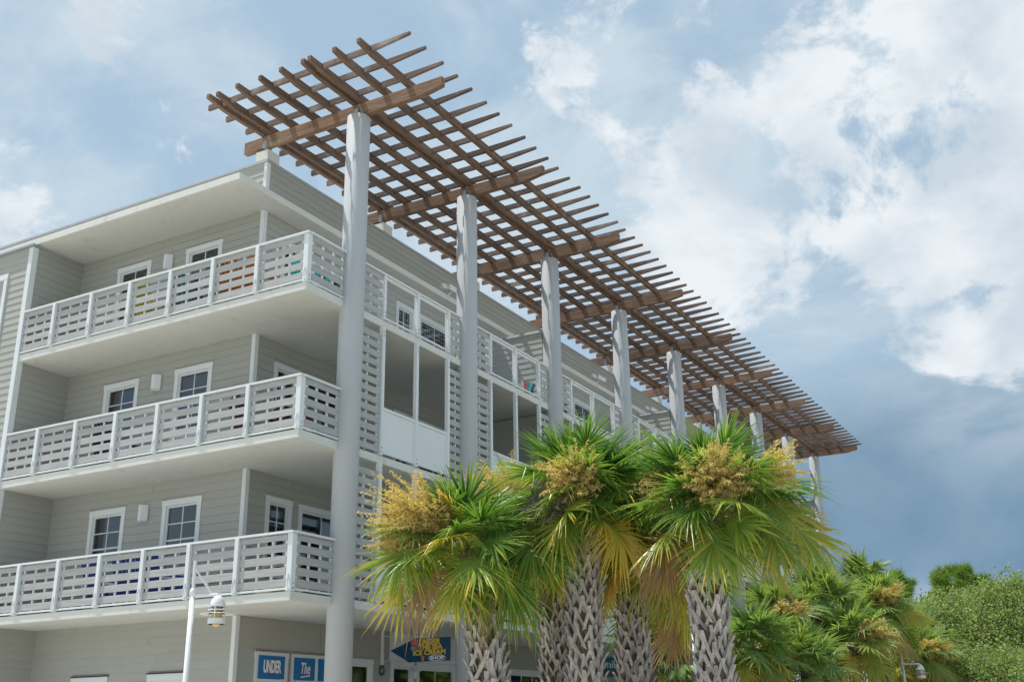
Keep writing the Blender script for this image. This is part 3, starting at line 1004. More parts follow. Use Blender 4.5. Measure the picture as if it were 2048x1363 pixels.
def palm(spec):
    rr = random.Random(spec['seed'])
    bxy = Vector((*spec['base'], 0))
    root = empty('cabbage_palm', bxy, spec['label'], 'palm tree', spec.get('group', 'cabbage palms in front of the colonnade'))
    top = Vector(spec['top']) - bxy
    cen = Vector(spec['crown']) - bxy
    r0 = spec.get('r', 0.165)
    # trunk: follows base -> top -> crown centre
    pts = []
    n = 16
    for i in range(n + 1):
        t = i / n
        z = t * (cen.z - 0.05)
        f = max(0, (z / top.z)) if z < top.z else 1
        xy = Vector((top.x, top.y)) * (f ** 1.6)
        if z > top.z:
            k = (z - top.z) / max(.05, cen.z - top.z)
            xy = Vector((top.x, top.y)).lerp(Vector((cen.x, cen.y)), k)
        pts.append(Vector((xy.x, xy.y, z)))
    tm = MB()
    tm.tube(pts, [r0 * (1.12 if i < 2 else 1.0) * (1 - 0.25 * max(0, (i / n - .8)) * 5 * .6) for i in range(n + 1)], 14)

    def axis(z):
        for i in range(n):
            if pts[i].z <= z <= pts[i + 1].z:
                return pts[i].lerp(pts[i + 1], (z - pts[i].z) / (pts[i + 1].z - pts[i].z))
        return pts[-1]
    trunk = None
    boots = []
    if spec.get('boots', True):
        per = 8
        z, row = spec.get('boot_from', 1.75), 0
        while z < top.z + 0.16:
            dense = z > top.z - 0.45
            for k in range(per):
                a = 2 * math.pi * (k + 0.5 * (row % 2)) / per + rr.uniform(-.05, .05)
                c = axis(z)
                pos = Vector((c.x + math.cos(a) * (r0 + .004), c.y + math.sin(a) * (r0 + .004), z + rr.uniform(-.015, .015)))
                facing = math.cos(a - TOCAM) > -0.35
                if rr.random() > .06: boots.append((pos, a, facing, rr.uniform(.82, 1.18) * (0.85 if dense else 1)))
            z += 0.118 if not dense else 0.095
            row += 1
        for pos, a, facing, sc in boots:
            if not facing:
                me = _boot[rr.randrange(7)]
                M = Matrix.Translation(pos) @ Matrix.Rotation(a - math.pi / 2, 4, 'Z') @ Matrix.Scale(sc, 4)
                tm.add([M @ v.co for v in me.vertices], [tuple(p.vertices) for p in me.polygons])
    trunk = tm.build('trunk', FIBRE if spec.get('boots', True) else BARK, root)
    for pos, a, facing, sc in boots:
        if facing:
            o = place('leaf_base', _boot[rr.randrange(7)], trunk, pos, (rr.uniform(-.08, .10), rr.uniform(-.15, .15), a - math.pi / 2 + rr.uniform(-.1, .1)))
            o.scale = (sc, sc, sc * rr.uniform(.95, 1.15))
    # crown
    N = spec.get('n', 34)
    R = spec.get('R', 0.80)
    for i in range(N):
        t = (i + .5) / N
        el = math.radians(78 - (78 - spec.get('lowest', -30)) * t ** 0.95 + rr.uniform(-11, 11))
        az = i * 2.39996 + spec.get('phase', 0) + rr.uniform(-.2, .2)
        skip = spec.get('skip')
        if skip and abs((az - skip[0] + math.pi) % (2 * math.pi) - math.pi) < skip[1] and el < skip[2]: continue
        low = max(0, (t - .42) / .58)
        age = 0.02 + 0.18 * t + 0.42 * low * rr.random() * spec.get('yellow', 1.0)
        lab = None
        if t > .88 and rr.random() < spec.get('dry', .45): age = rr.uniform(.78, .95)
        frond(root, cen + Vector((0, 0, .12 - .3 * t)), az, el, R * rr.uniform(.5, 1.0) * (0.62 + .38 * min(1, t * 2)), R * rr.uniform(.72, 1.04), age,
              0.03 + 0.17 * t * rr.uniform(.6, 1.4), rr, spec.get('mat', FROND), spec.get('leaflets', 52), sag=.15 + .30 * t)
    for q in spec.get('extra', ()):
        frond(root, cen + Vector(q.get('off', (0, 0, 0))), math.radians(q['az']), math.radians(q['el']), q['pet'], q['R'], q['age'], q['droop'], rr, FROND, 54,
              label=q.get('label'), sag=q.get('sag', .35), roll=q.get('roll'))
    for q in spec.get('plumes', ()):
        c = Vector(q['c']) - bxy
        plume(root, cen + Vector((0, 0, .05)), c, q['r'], q.get('br', 46), q.get('tw', 15), rr, DEADTW if q.get('dead') else FLOWER, q.get('twig', .075),
              'dead_flower_stalks' if q.get('dead') else 'blossom_cluster', wid=q.get('wid', .0055))
    return root


FRONT = [
    dict(seed=1, base=(6.24, -3.29), top=(6.09, -3.38, 3.15), crown=(5.93, -3.46, 3.78), n=32, R=.68, dry=.3, yellow=1.1, phase=.4, lowest=-18,
         label='leftmost foreground palm with a dead brown frond hanging left of its trunk',
         extra=[dict(az=234, el=-16, pet=.66, R=.54, age=.97, droop=.35, sag=.6, roll=-.6, label='dead brown hanging frond'),
                dict(az=216, el=-6, pet=.80, R=.66, age=.44, droop=.16, sag=.55, roll=-.9, label='yellowing drooping frond'),
                dict(az=228, el=10, pet=.70, R=.70, age=.30, droop=.25, roll=-.9),
                dict(az=262, el=64, pet=.40, R=.52, age=.52, droop=.08, label='orange tinged upright frond'),
                dict(az=275, el=22, pet=.45, R=.55, age=.48, droop=.2),
                dict(az=-5, el=-40, pet=.55, R=.62, age=.9, droop=.5, sag=.7, roll=.5, label='dead brown hanging frond'),
                dict(az=8, el=-25, pet=.65, R=.66, age=.16, droop=.3, roll=.8), dict(az=20, el=12, pet=.75, R=.70, age=.14, droop=.2, roll=.6), dict(az=-30, el=0, pet=.6, R=.62, age=.22, droop=.25)],
         plumes=[dict(c=(5.38, -4.02, 4.34), r=(.50, .48, .42), br=100), dict(c=(5.10, -4.1, 4.02), r=(.26, .26, .30), br=34)]),
    dict(seed=2, base=(5.25, .28), top=(5.22, .27, 3.2), crown=(4.98, .12, 4.50), n=40, R=.86, dry=.3, phase=1.3, boot_from=2.0, lowest=-25,
         label='rear palm whose trunk shows just left of the tall front one',
         plumes=[dict(c=(5.05, -1.1, 5.22), r=(.62, .50, .36), br=90)]),
    dict(seed=3, base=(6.99, -2.3), top=(7.03, -2.28, 3.85), crown=(7.06, -2.27, 4.50), n=38, R=.72, dry=.2, phase=2.0, lowest=-14,
         label='central foreground palm with the tallest pale booted trunk and upright fan',
         extra=[dict(az=-150, el=66, pet=.42, R=.80, age=.03, droop=.03), dict(az=50, el=74, pet=.45, R=.82, age=.05, droop=.03), dict(az=10, el=58, pet=.45, R=.78, age=.06, droop=.05),
                dict(az=-142, el=6, pet=.80, R=.70, age=.12, droop=.22, roll=-.7), dict(az=-160, el=24, pet=.6, R=.7, age=.08, droop=.15, roll=-.4),
                dict(az=-128, el=-14, pet=.95, R=.72, age=.24, droop=.28, roll=-.8, label='pale yellow green drooping frond'),
                dict(az=-92, el=-20, pet=.62, R=.62, age=.42, droop=.28, roll=-.5, label='yellow green frond with dry tips'),
                dict(az=-28, el=-24, pet=.80, R=.62, age=.58, droop=.30, roll=.6, label='yellow frond with dry tips'),
                dict(az=-70, el=-8, pet=.45, R=.55, age=.10, droop=.30, roll=.2)],
         plumes=[dict(c=(7.22, -2.98, 4.74), r=(.40, .36, .36), br=90), dict(c=(6.75, -2.95, 4.40), r=(.30, .26, .28), br=30, dead=True, twig=.10, wid=.004)]),
    dict(seed=4, base=(7.14, -.96), top=(7.13, -.97, 3.20), crown=(7.34, -.85, 4.18), n=38, R=.78, dry=.2, phase=.9, lowest=-22,
         label='palm with a shorter booted trunk between the central and right foreground palms',
         extra=[dict(az=-20, el=0, pet=.7, R=.72, age=.12, droop=.2, roll=.8), dict(az=-65, el=30, pet=.6, R=.7, age=.08, droop=.12), dict(az=-10, el=38, pet=.6, R=.7, age=.1, droop=.12), dict(az=-110, el=20, pet=.6, R=.68, age=.14, droop=.15, roll=-.4), dict(az=-45, el=8, pet=.7, R=.66, age=.24, droop=.18, roll=.3), dict(az=-80, el=-45, pet=.5, R=.6, age=.3, droop=.3)],
         plumes=[dict(c=(7.95, -1.65, 4.92), r=(.46, .40, .32), br=70), dict(c=(7.75, -1.9, 4.40), r=(.30, .26, .30), br=30, dead=True, twig=.10, wid=.004)]),
    dict(seed=5, base=(8.86, -2.40), top=(8.76, -2.46, 3.40), crown=(8.95, -2.36, 4.20), n=38, R=.70, dry=.2, yellow=1.3, phase=2.7, lowest=-14,
         label='rightmost foreground palm with a wide yellowing crown reaching over the sky',
         extra=[dict(az=170, el=66, pet=.5, R=.82, age=.03, droop=.03), dict(az=80, el=74, pet=.55, R=.78, age=.04, droop=.03), dict(az=205, el=54, pet=.45, R=.80, age=.05, droop=.05),
                dict(az=34, el=36, pet=.70, R=.78, age=.10, droop=.18, roll=.5), dict(az=22, el=14, pet=.62, R=.74, age=.44, droop=.20, roll=.9, label='big yellowing frond'),
                dict(az=14, el=-4, pet=.85, R=.78, age=.40, droop=.14, roll=1.0, label='big yellowing frond'), dict(az=2, el=-18, pet=.70, R=.66, age=.30, droop=.14, roll=.9),
                dict(az=-58, el=-34, pet=.55, R=.60, age=.26, droop=.15, roll=.15, label='green frond with orange edges hanging before the trunk'),
                dict(az=200, el=-14, pet=.6, R=.60, age=.90, droop=.4, roll=-.6, label='dry greyish brown frond'),
                dict(az=-100, el=6, pet=.5, R=.6, age=.1, droop=.2, roll=-.4)],
         plumes=[dict(c=(9.24, -3.06, 4.50), r=(.40, .36, .38), br=100), dict(c=(9.85, -2.25, 4.70), r=(.24, .24, .32), br=30), dict(c=(8.35, -2.7, 4.5), r=(.28, .26, .26), br=30)]),
    dict(seed=6, base=(4.93, 4.90), top=(5.0, 4.95, 3.3), crown=(5.32, 5.13, 4.1), n=24, R=.85, dry=.3, boots=False, r=.095, phase=.2,
         label='slender smooth trunked palm mostly hidden behind the foreground palms'),
]
for q in FRONT: palm(q)

BACK = [
    ((5.75, 11.09), 3.95, .95, 'left palm of the far clump, beside the end of the white balconies'),
    ((5.92, 14.63), 4.50, 1.05, 'blue green palm with a rounded crown in the middle of the far clump'),
    ((6.79, 13.96), 3.55, .95, 'palm with golden flower stalks low in the middle of the far clump'),
    ((6.66, 18.48), 4.72, 1.05, 'taller silvery palm at the right of the far clump'),
    ((7.25, 20.7), 3.45, .95, 'palm behind the far lamp post with yellow lower fronds'),
    ((6.50, 10.37), 2.75, .9, 'low palm right of the rightmost booted trunk'),
    ((5.78, 8.82), 3.2, .9, 'palm directly behind the rightmost foreground trunk'),
    ((7.15, 22.19), 3.75, 1.1, 'rearmost palm of the far clump beside the oaks'),
    ((3.85, 8.89), 2.85, .85, 'dark green low palm seen between the two right foreground trunks'),
]
for i, (b, zc, R, lab) in enumerate(BACK):
    pl = []
    rq = random.Random(50 + i)
    if i in (0, 2, 3, 4, 5):
        for q in range(2):
            an = rq.uniform(-150, 20)
            pl.append(dict(c=(b[0] + .85 * math.cos(R_(an)), b[1] + .85 * math.sin(R_(an)), zc + rq.uniform(.05, .5)), r=(.36, .36, .30), br=22, tw=11, twig=.12, wid=.009))
    palm(dict(seed=30 + i, base=b, top=(b[0], b[1], zc - .85), crown=(b[0], b[1], zc), n=36, R=R * .78, dry=.5, yellow=1.25, leaflets=36, mat=FROND_FAR, phase=i * 1.1,
              boots=False, r=.15, label=lab, group='palms in the far clump', plumes=pl))
palm(dict(seed=77, base=(3.53, 31.62), top=(3.53, 31.62, 5.9), crown=(3.53, 31.62, 7.05), n=26, R=.95, dry=.2, yellow=.5, leaflets=30, mat=FROND_FAR, boots=False, r=.16,
          label='tall distant palm rising above the far clump against the sky', group='palms in the far clump'))


# ------------------------------------------------------------------ broadleaf trees and pines
def leaf_cloud(blobs, n, size, rr, spray=28, length=.55, fan=.16, elong=1.0, up=.35):
    """leaves on short sprays that grow outwards from the blobs' surfaces and interior"""
    g = np.random.default_rng(rr.randrange(10 ** 6))
    k = n // spray
    wts = np.array([b[1][0] * b[1][1] + b[1][0] * b[1][2] for b in blobs]); wts /= wts.sum()
    idx = g.choice(len(blobs), k, p=wts)
    C_ = np.array([b[0] for b in blobs])[idx]; Rr = np.array([b[1] for b in blobs])[idx]
    u = g.normal(size=(k, 3)); u /= np.linalg.norm(u, axis=1)[:, None]
    st = C_ + u * Rr * g.uniform(.35, .95, k)[:, None]
    d = u + g.normal(0, .45, (k, 3)); d[:, 2] += up; d /= np.linalg.norm(d, axis=1)[:, None]
    ln = length * g.uniform(.4, 1.25, k)
    t = g.random((k, spray)) ** .8
    P = st[:, None] + d[:, None] * (ln[:, None] * t)[..., None] + g.normal(size=(k, spray, 3)) * (fan * (1.05 - t * .6))[..., None]
    P = P.reshape(-1, 3); m = len(P)
    a = g.normal(size=(m, 3)) + np.repeat(d, spray, 0) * 1.1; a /= np.linalg.norm(a, axis=1)[:, None]
    b = np.cross(a, g.normal(size=(m, 3))); b /= np.linalg.norm(b, axis=1)[:, None]
    s = size * g.uniform(.6, 1.3, m)
    A = a * (s * elong)[:, None]; B = b * (s * .5 / max(1, elong))[:, None]
    V = np.stack([P - A * .5, P + B, P + A * .5, P - B], 1).reshape(-1, 3)
    F = np.arange(4 * m).reshape(m, 4)
    age = np.clip(0.30 + 0.25 * np.repeat(g.random(k), spray) + 0.3 * g.random(m), 0, 1)
    return V, F, np.repeat(age, 4)


def quads(name, V, F, age, mat, parent):
    me = bpy.data.meshes.new(name)
    n = len(F)
    me.vertices.add(len(V)); me.vertices.foreach_set('co', V.astype(np.float32).ravel())
    me.loops.add(4 * n); me.loops.foreach_set('vertex_index', F.astype(np.int32).ravel())
    me.polygons.add(n); me.polygons.foreach_set('loop_start', np.arange(0, 4 * n, 4, dtype=np.int32)); me.polygons.foreach_set('loop_total', np.full(n, 4, np.int32))
    at = me.attributes.new('age', 'FLOAT', 'POINT'); at.data.foreach_set('value', age.astype(np.float32))
    me.materials.append(mat)
    me.update(calc_edges=True); me.validate()
    return place(name, me, parent)


def tree(name, label, cat, base, height, spread, n_blobs, n_leaves, leaf, mat, seed, blob=(.30, .42), trunk_r=.2, low=.15, group=None, flatz=.8, top_bias=1.0, spray=(26, .80, .18, 1.0, .45)):
    rr = random.Random(seed)
    root = empty(name, (*base, 0), label, cat, group)
    blobs = []
    for i in range(n_blobs):
        t = (i + .5) / n_blobs
        z = height * (low + (1 - low) * t ** top_bias)
        prof = math.sin(math.pi * min(1, .18 + .80 * t)) ** .7
        a = i * 2.4 + rr.uniform(-.5, .5)
        r = spread * prof * rr.uniform(.35, .95)
        br = spread * rr.uniform(*blob)
        z = min(z, height - br * flatz * .8)
        blobs.append(((r * math.cos(a), r * math.sin(a), z), (br, br, br * flatz)))
    tm = MB()
    tm.tube([(0, 0, 0), (rr.uniform(-.1, .1), rr.uniform(-.1, .1), height * .3), (rr.uniform(-.3, .3), rr.uniform(-.3, .3), height * .62), (0, 0, height * .86)],
            [trunk_r * 1.2, trunk_r, trunk_r * .6, trunk_r * .15], 9)
    for (c, r) in blobs:
        z0 = max(height * .12, c[2] * .62)
        tm.tube([(0, 0, z0), (c[0] * .5, c[1] * .5, (z0 + c[2]) / 2 + .1), (c[0], c[1], c[2])], [trunk_r * .32, trunk_r * .2, trunk_r * .06], 6)
    tm.build('trunk', BARK, root)
    V, F, A = leaf_cloud(blobs, n_leaves, leaf, rr, *spray)
    quads('crown', V, F, A, mat, root)
    return root


tree('oak_tree', 'pale green oak right of the far palms, in front of the pine', 'tree', (6.95, 29.6), 5.65, 2.5, 38, 66000, .085, OAK, 5, group='oaks at the right edge', low=.1, blob=(.22, .36))
tree('oak_tree', 'large oak at the right edge with a branch tip standing up', 'tree', (9.6, 29.2), 6.1, 2.5, 36, 64000, .085, OAK, 6, group='oaks at the right edge', low=.08, blob=(.22, .36))
tree('oak_tree', 'oak behind the others, between the pine and the right edge', 'tree', (7.6, 39.3), 6.9, 2.8, 30, 46000, .10, OAK, 8, group='oaks at the right edge', low=.08, blob=(.22, .36))
tree('oak_tree', 'low bushy oak in the bottom right corner', 'tree', (9.25, 22.3), 3.3, 1.8, 26, 46000, .07, OAK, 9, group='oaks at the right edge', low=.05, blob=(.22, .36))
NEEDLE = (60, .20, .06, 6.0, .25)
tree('pine_tree', 'dark green pine with two rounded tufts above the oaks', 'tree', (4.95, 50.74), 9.6, 2.2, 24, 15000, .13, PINE, 12, blob=(.09, .15), trunk_r=.11, low=.80, flatz=.75, top_bias=1.0, spray=NEEDLE)
tree('pine_tree', 'dark bushy pine behind the tall distant palm', 'tree', (2.35, 44.8), 8.8, 1.9, 28, 26000, .13, PINE, 14, blob=(.10, .18), trunk_r=.13, low=.55, flatz=.75, spray=NEEDLE)


# ------------------------------------------------------------------ street lamps, signs, wall lights
def street_lamp(base, zj, ztop, label, r=.055, az=29, arm=.36):
    root = empty('street_lamp', (*base, 0), label, 'street lamp', 'white street lamps')
    m = MB()
    m.tube([(0, 0, 0), (0, 0, zj)], [r * 1.15, r], 16)
    m.lathe([(r * 1.2, zj - .02), (r * 1.2, zj + .05), (r * .8, zj + .09), (.001, zj + .11)], 16)
    m.build('pole', LAMPW, root, smooth=True)
    m = MB(); m.tube([(0, 0, zj + .08), (0, 0, ztop)], .024, 10); m.build('mast', LAMPW, root)
    ux, uy = math.cos(R_(az)), math.sin(R_(az))
    m = MB(); m.tube([(0, 0, zj), (ux * arm, uy * arm, zj + .0)], .024, 10); m.build('arm', LAMPW, root)
    m = MB(); m.tube([(0, 0, ztop - .1), (ux * arm * .72, uy * arm * .72, zj + .02)], .014, 8); m.build('brace', LAMPW, root)
    hx, hy = ux * arm, uy * arm
    L = (hx, hy, zj)
    m = MB()
    m.lathe([(.001, .0), (.05, -.02), (.085, -.07), (.105, -.13), (.105, -.15)], 24, L)
    hd = m.build('lamp_cap', LAMPW, root, smooth=True)
    m = MB()
    m.lathe([(.07, -.15), (.075, -.22), (.07, -.34), (.05, -.42), (.001, -.44)], 20, L)
    m.build('globe', AMBER, root, smooth=True)
    m = MB()
    for z in (-.165, -.215): m.lathe([(.10, z), (.125, z), (.125, z + .014), (.10, z + .014), (.10, z)], 24, L)
    for k in range(4):
        a = k * math.pi / 2 + .5
        m.tube([(hx + .115 * math.cos(a), hy + .115 * math.sin(a), zj - .13), (hx + .115 * math.cos(a), hy + .115 * math.sin(a), zj - .33)], .007, 6)
    m.build('guard', LAMPW, root)
    m = MB(); m.lathe([(.118, -.255), (.235, -.268), (.235, -.262), (.118, -.245), (.118, -.255)], 28, L); m.build('lamp_shade', LAMPW, root)
    m = MB(); m.lathe([(.118, -.40), (.122, -.40), (.122, -.32), (.118, -.32), (.118, -.40)], 28, L); m.build('ring', LAMPW, root)
    return root


street_lamp((1.89, -4.24), 3.39, 3.87, 'white street lamp with amber globe in front of the lowest balcony', .038)
street_lamp((7.115, 18.73), 3.14, 3.58, 'white street lamp half hidden by the far clump of palms', .045, 29, .50)
street_lamp((6.41, 3.45), 3.80, 4.15, 'white lamp post right behind the rightmost booted palm trunk', .042, 29, .36)

FACE_B = (math.pi / 2, 0, math.pi / 2)
FACE_A = (math.pi / 2, 0, 0)
XS = XW + 0.075


def window_sign(label, y0, y1, z0, z1, word, size, xs, sh, bold):
    o = bx('window_sign', XW + 0.053, XS, y0, y1, z0, z1, BLUE_SIGN, None, 0.003)
    tag(o, label, 'sign', 'blue word signs in the shop windows')
    w2, h2 = 0, 0
    text('lettering_shadow', word, o, RED_LET, size, (XS - o.location.x + .003, .012, -.014), FACE_B, bold, xs, .002, shear=sh)
    text('lettering', word, o, WHITE_LET, size, (XS - o.location.x + .008, 0, 0), FACE_B, bold, xs, .003, shear=sh)
    return o


window_sign('blue window sign reading UNDER in white capitals', 2.16, 2.96, 2.60, 3.06, 'UNDER', .34, .47, 0, .012)
o = window_sign('blue window sign reading The in slanted white letters', 3.28, 3.96, 2.60, 3.06, 'The', .33, .62, .22, .004)
u = MB(); u.bar((XS - o.location.x + .008, -.14, -.175), (XS - o.location.x + .008, .17, -.135), (0, .01, .014), (.003, 0, 0)); u.build('underline', WHITE_LET, o)
window_sign('blue window sign beginning with S, cut off by the nearest column', 4.08, 4.76, 2.60, 3.06, 'Sea', .33, .62, .22, .004)


def lights_string(label, y0, y1, z0, z1):
    m = MB()
    pts = []
    n = 10
    for i in range(n + 1): pts.append((y0 + (y1 - y0) * i / n, z1 + .012 * math.sin(i * 2.1)))
    for i in range(1, 7): pts.append((y1 + .01 * math.sin(i), z1 - (z1 - z0) * i / 6))
    m.tube([(XW + .066, a, b) for a, b in pts], .004, 4)
    o = tag(m.build('light_string', DARK), label, 'string lights', 'red light strings round the shop windows')
    b_ = MB()
    for a, b in pts: b_.lathe([(.001, -.016), (.011, -.008), (.011, .006), (.001, .014)], 6, (XW + .078, a, b))
    b_.build('bulb', MATS['chair_red'], o)


lights_string('string of small red bulbs round the UNDER window', 2.06, 3.12, 2.3, 3.16)
lights_string('string of small red bulbs round the windows reading The S', 3.2, 4.92, 2.3, 3.16)


def blade_sign(label, prof, y, mat, t=.03):
    bm = bmesh.new()
    cx = sum(p[0] for p in prof) / len(prof); cz = sum(p[1] for p in prof) / len(prof)
    a = [bm.verts.new((p[0] - cx, -t / 2, p[1] - cz)) for p in prof]; b = [bm.verts.new((p[0] - cx, t / 2, p[1] - cz)) for p in prof]
    bm.faces.new(a); bm.faces.new(b[::-1])
    for i in range(len(prof)):
        j = (i + 1) % len(prof)
        bm.faces.new((a[j], a[i], b[i], b[j]))
    bmesh.ops.recalc_face_normals(bm, faces=bm.faces)
    me = bpy.data.meshes.new('hanging_sign'); bm.to_mesh(me); bm.free()
    me.materials.append(mat)
    o = place('hanging_sign', me, None, (cx, y, cz))
    tag(o, label, 'sign', 'signs hanging under the first balcony')
    xs = [p[0] for p in prof]
    m = MB()
    for x in (min(xs) + .45, max(xs) - .2): m.tube([(x - cx, 0, max(p[1] for p in prof) - cz - .02), (x - cx, 0, S[0] - TH - cz)], .008, 6)
    m.build('hanger', METAL, o)
    return o, cx, cz


o, cx, cz = blade_sign('dark blue arrow sign reading UNDER THE SEA ICE CREAM SHOP', [(-2.02, 3.30), (-1.50, 3.02), (-0.37, 3.02), (-0.37, 3.535), (-1.28, 3.555)][::1], 6.0, NAVY_SIGN)
for body, x, z, sz_, xs_ in (('UNDER', -.93, 3.45, .165, 1.05), ('THE SEA', -.90, 3.335, .150, 1.15), ('ICE CREAM', -.93, 3.215, .150, 1.20)):
    text('lettering', body, o, YELLOW_LET, sz_, (x - cx, -.019, z - cz), FACE_A, .007, xs_, .002)
text('lettering', 'SHOP', o, WHITE_LET, .10, (-.72 - cx, -.019, 3.09 - cz), FACE_A, .004, 1.5, .002)
m = MB()
pv = []
for k in range(24):
    a0, a1 = 2 * math.pi * k / 24, 2 * math.pi * (k + 1) / 24
    m.bar((-.72 - cx + .235 * math.cos(a0), -.019, 3.09 - cz + .062 * math.sin(a0)), (-.72 - cx + .235 * math.cos(a1), -.019, 3.09 - cz + .062 * math.sin(a1)), (0, 0, .006), (0, .002, 0))
m.build('oval_outline', WHITE_LET, o)
m = MB(); m.lathe([(.001, -.075), (.05, -.07), (.085, -.02), (.085, .02), (.05, .065), (.001, .08)], 12, (-1.34 - cx, -.03, 3.44 - cz))
s_ = m.build('ice_cream_scoop', PINK, o, smooth=True)
m = MB(); m.lathe([(.001, -.06), (.05, -.05), (.075, -.01), (.06, .03), (.001, .05)], 12, (-1.36 - cx, -.025, 3.33 - cz))
m.build('ice_cream_scoop', MINT, o, smooth=True)
m = MB(); m.lathe([(.004, -.16), (.045, 0), (.001, .01)], 10, (-1.10 - cx, -.02, 3.14 - cz)); m.build('cone', CONE, o)

o, cx, cz = blade_sign('teal sign reading Smile between the central palm trunks', [(-1.75, 2.93), (.02, 2.93), (.02, 3.50), (-1.75, 3.47)], 15.2, TEAL_SIGN)
text('lettering', 'e Smile', o, WHITE_LET, .30, (-.72 - cx, -.019, 3.28 - cz), FACE_A, .003, 1.0, .002)
text('lettering', 'DENT CARE', o, RED_LET, .16, (-.75 - cx, -.019, 3.04 - cz), FACE_A, .005, 1.25, .002)


def sconce(x, z, lab):
    m = MB()
    pr = [(-.15, 0), (-.15, -.03), (-.04, -.14), (.04, -.14), (.15, -.03), (.15, 0)]
    zz = [(-.19, .75), (-.15, 1.0), (.19, 1.0), (.19, .9)]
    vs, fs = [], []
    for dz, f in zz: vs += [(px * f * .95, py * f, dz) for px, py in pr]
    for i in range(3):
        for k in range(5): fs.append((i * 6 + k, i * 6 + k + 1, i * 6 + 7 + k, i * 6 + 6 + k))
    fs.append(tuple(range(5, -1, -1))); fs.append(tuple(18 + k for k in range(6)))
    m.add(vs, fs)
    o = m.build('wall_light', LAMPW, None, (x, YW - .028, z))
    tag(o, lab, 'wall light', 'white wall lights between balcony windows')


for k, w_ in enumerate(('lowest', 'middle', 'top')):
    sconce(-5.60, S[k] + 2.20, 'white half round wall light between the two windows of the %s balcony' % w_)

for y, lab in ((8.45, 'white flood light on the roof edge beside the second column'), (18.25, 'white flood light on the roof edge left of the fourth column'),
               (23.1, 'small white flood light on the roof edge right of the fourth column')):
    root = empty('flood_light', (-2.03, y, 13.10), lab, 'flood light', 'flood lights on the roof edge')
    m = MB(); m.bar((0.06, -.30, .17), (.06, .30, .17), (.15, 0, -.045), (.02, 0, .065)); m.build('housing', LAMPW, root)
    m = MB(); m.tube([(-.04, 0, .0), (.06, 0, .09)], .03, 8); m.build('bracket', LAMPW, root)

# conduit with a bulkhead lamp and two jelly-jar lamps by the shop front
root = empty('wall_lamp', (XW + .03, 6.50, 2.9), 'white conduit on the shop wall ending in a small clear lamp', 'wall lamp')
m = MB(); m.tube([(0, 0, .12), (0, 0, .90)], .045, 10); m.build('conduit', LAMPW, root)
m = MB(); m.lathe([(.001, -.13), (.06, -.10), (.08, -.02), (.07, .08), (.05, .12)], 14); m.build('globe', GLASS, root, smooth=True)
m = MB(); m.tube([(0, 0, .80), (0, .45, .80)], .012, 6); m.tube([(0, 0, .22), (0, .32, .22)], .012, 6); m.build('pipe', LAMPW, root)
for y, lab in ((7.35, 'white jelly jar lamp on a short arm beside the shop window under the arrow sign'),):
    root = empty('jar_lamp', (XW + .10, y, 2.86), lab, 'wall lamp')
    m = MB(); m.tube([(0, -.25, .16), (.22, -.1, .18), (.3, 0, .14)], .014, 8); m.build('arm', LAMPW, root)
    m = MB(); m.lathe([(.001, .16), (.06, .13), (.075, .06), (.16, .045), (.16, .035), (.07, .03)], 18, (.3, 0, 0)); m.build('lamp_shade', LAMPW, root, smooth=True)
    m = MB(); m.lathe([(.065, .03), (.07, -.05), (.05, -.13), (.001, -.15)], 14, (.3, 0, 0)); m.build('globe', LAMPW, root, smooth=True)


# ------------------------------------------------------------------ furniture on the balconies
def chair(loc, rz, col, label, group='coloured chairs on the balconies'):
    mt = MATS['chair_' + col]
    root = empty('balcony_chair', loc, label, 'chair', group)
    root.rotation_euler = (0, 0, rz)
    m = MB()
    for i in range(6):
        y = -.26 + .10 * i
        m.bar((-.27, y, .40 - .035 * i), (.27, y, .40 - .035 * i), (0, .043, -.012), (0, .003, .01))
    m.build('seat', mt, root)
    m = MB()
    for i in range(6):
        x = -.24 + .096 * i
        h = .98 + .10 * math.cos((i - 2.5) * .6)
        m.bar((x, .25, .24), (x * 1.15, .25 + .30 * (h - .3), h), (.042, 0, 0), (0, .009, .003))
    m.bar((-.28, .36, .52), (.28, .36, .52), (0, .01, .035), (0, .01, -.003))
    m.build('backrest', mt, root)
    for s in (-1, 1):
        m = MB(); m.bar((s * .32, -.34, .60), (s * .32, .40, .57), (.06, 0, 0), (0, 0, .011)); m.build('armrest', mt, root)
        m = MB(); m.box(s * .30 - .02, s * .30 + .02, -.30, -.21, 0, .588); m.build('leg', mt, root)
        m = MB(); m.bar((s * .275, -.28, .38), (s * .275, .52, .02), (0, .02, .045), (.012, 0, 0)); m.build('leg', mt, root)


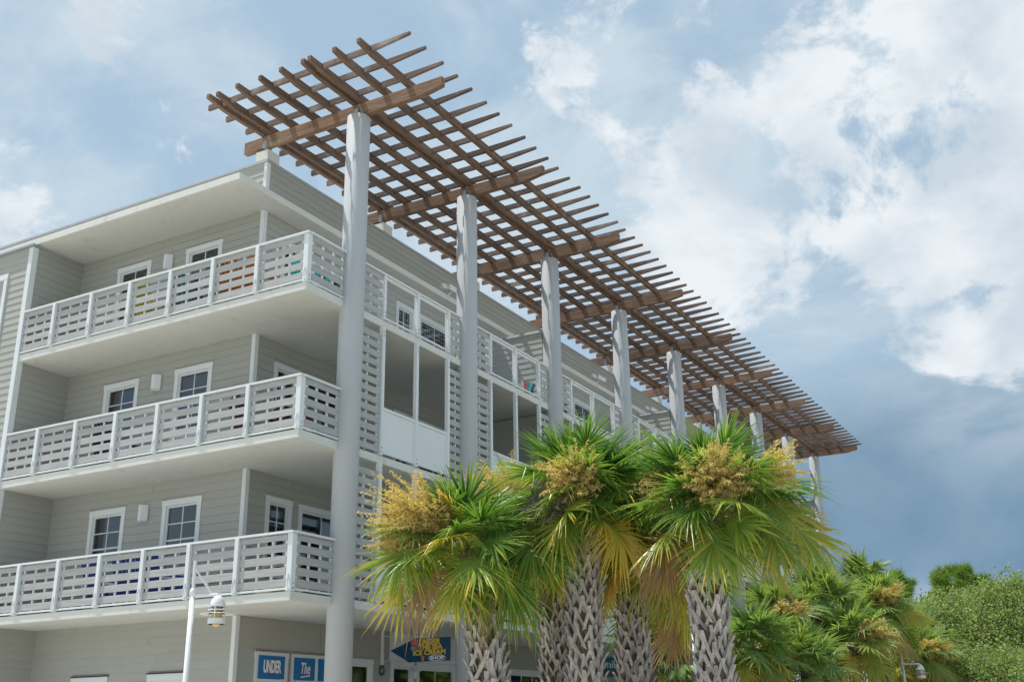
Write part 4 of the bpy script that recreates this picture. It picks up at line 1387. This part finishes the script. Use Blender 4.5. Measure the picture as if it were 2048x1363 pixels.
pi = math.pi
chair((-4.92, .62, S[2]), pi * .95, 'yellow', 'yellow wooden chair on the top balcony behind the third slatted panel')
chair((-3.98, .70, S[2]), pi * 1.1, 'teal', 'teal chair on the top balcony behind the fourth slatted panel')
chair((-3.35, .85, S[2]), pi * .8, 'navy', 'navy chair beside the teal one on the top balcony')
chair((-2.40, .62, S[2]), pi * 1.05, 'orange', 'orange chair on the top balcony behind the fifth slatted panel')
chair((-1.72, .75, S[2]), pi * .9, 'orange', 'second orange chair nearer the corner of the top balcony')
chair((-.62, .95, S[2]), pi * .55, 'turquoise', 'turquoise chair at the corner of the top balcony')
chair((-5.55, .60, S[0]), pi * 1.0, 'blue', 'blue chair on the lowest balcony below the left window')
chair((-4.70, .62, S[0]), pi * 1.08, 'blue', 'blue chair on the lowest balcony between the two windows')
chair((-3.85, .62, S[0]), pi * .95, 'blue', 'blue chair on the lowest balcony below the right window')
chair((-1.9, .8, S[1]), pi * .9, 'wine', 'dark red chair on the middle balcony left of its corner')
chair((-.8, .8, S[1]), pi * .7, 'wine', 'dark red chair at the corner of the middle balcony')
chair((-5.9, .7, S[1]), pi * 1.0, 'navy', 'navy chair on the middle balcony below the left window')
chair((-.9, .9, S[0]), pi * .7, 'cream', 'cream chair at the corner of the lowest balcony')


def towel(y0, y1, z, cols, label):
    root = empty('beach_towel', (-.10, (y0 + y1) / 2, z), label, 'towel')
    for i, c in enumerate(cols):
        m = MB()
        a = (y0 - y1) / 2 + (y1 - y0) * i / len(cols); b = a + (y1 - y0) / len(cols)
        vs, fs = [], []
        for j in range(5):
            zz = .30 - .30 * j / 4
            for q, yy in enumerate((a, (a + b) / 2, b)):
                vs.append((.02 * math.sin(7 * yy + j) - .03 * (j / 4), yy + .02 * math.sin(j * 2), zz + .03 * math.sin(5 * yy)))
        for j in range(4):
            for q in range(2): fs.append((j * 3 + q, j * 3 + q + 1, j * 3 + q + 4, j * 3 + q + 3))
        n0 = len(vs)
        vs += [(v[0] - .012, v[1], v[2]) for v in vs]
        fs += [tuple(i_ + n0 for i_ in f[::-1]) for f in fs]
        m.add(vs, fs)
        m.build('stripe', MATS['chair_' + c], root)


towel(9.10, 9.86, S[2] + .10, ('cream', 'red', 'teal', 'turquoise', 'navy'), 'bright striped towel behind the top railing left of the third column')
towel(18.2, 18.5, S[2] + .25, ('blue',), 'small blue towel on the top railing above the palm crowns')
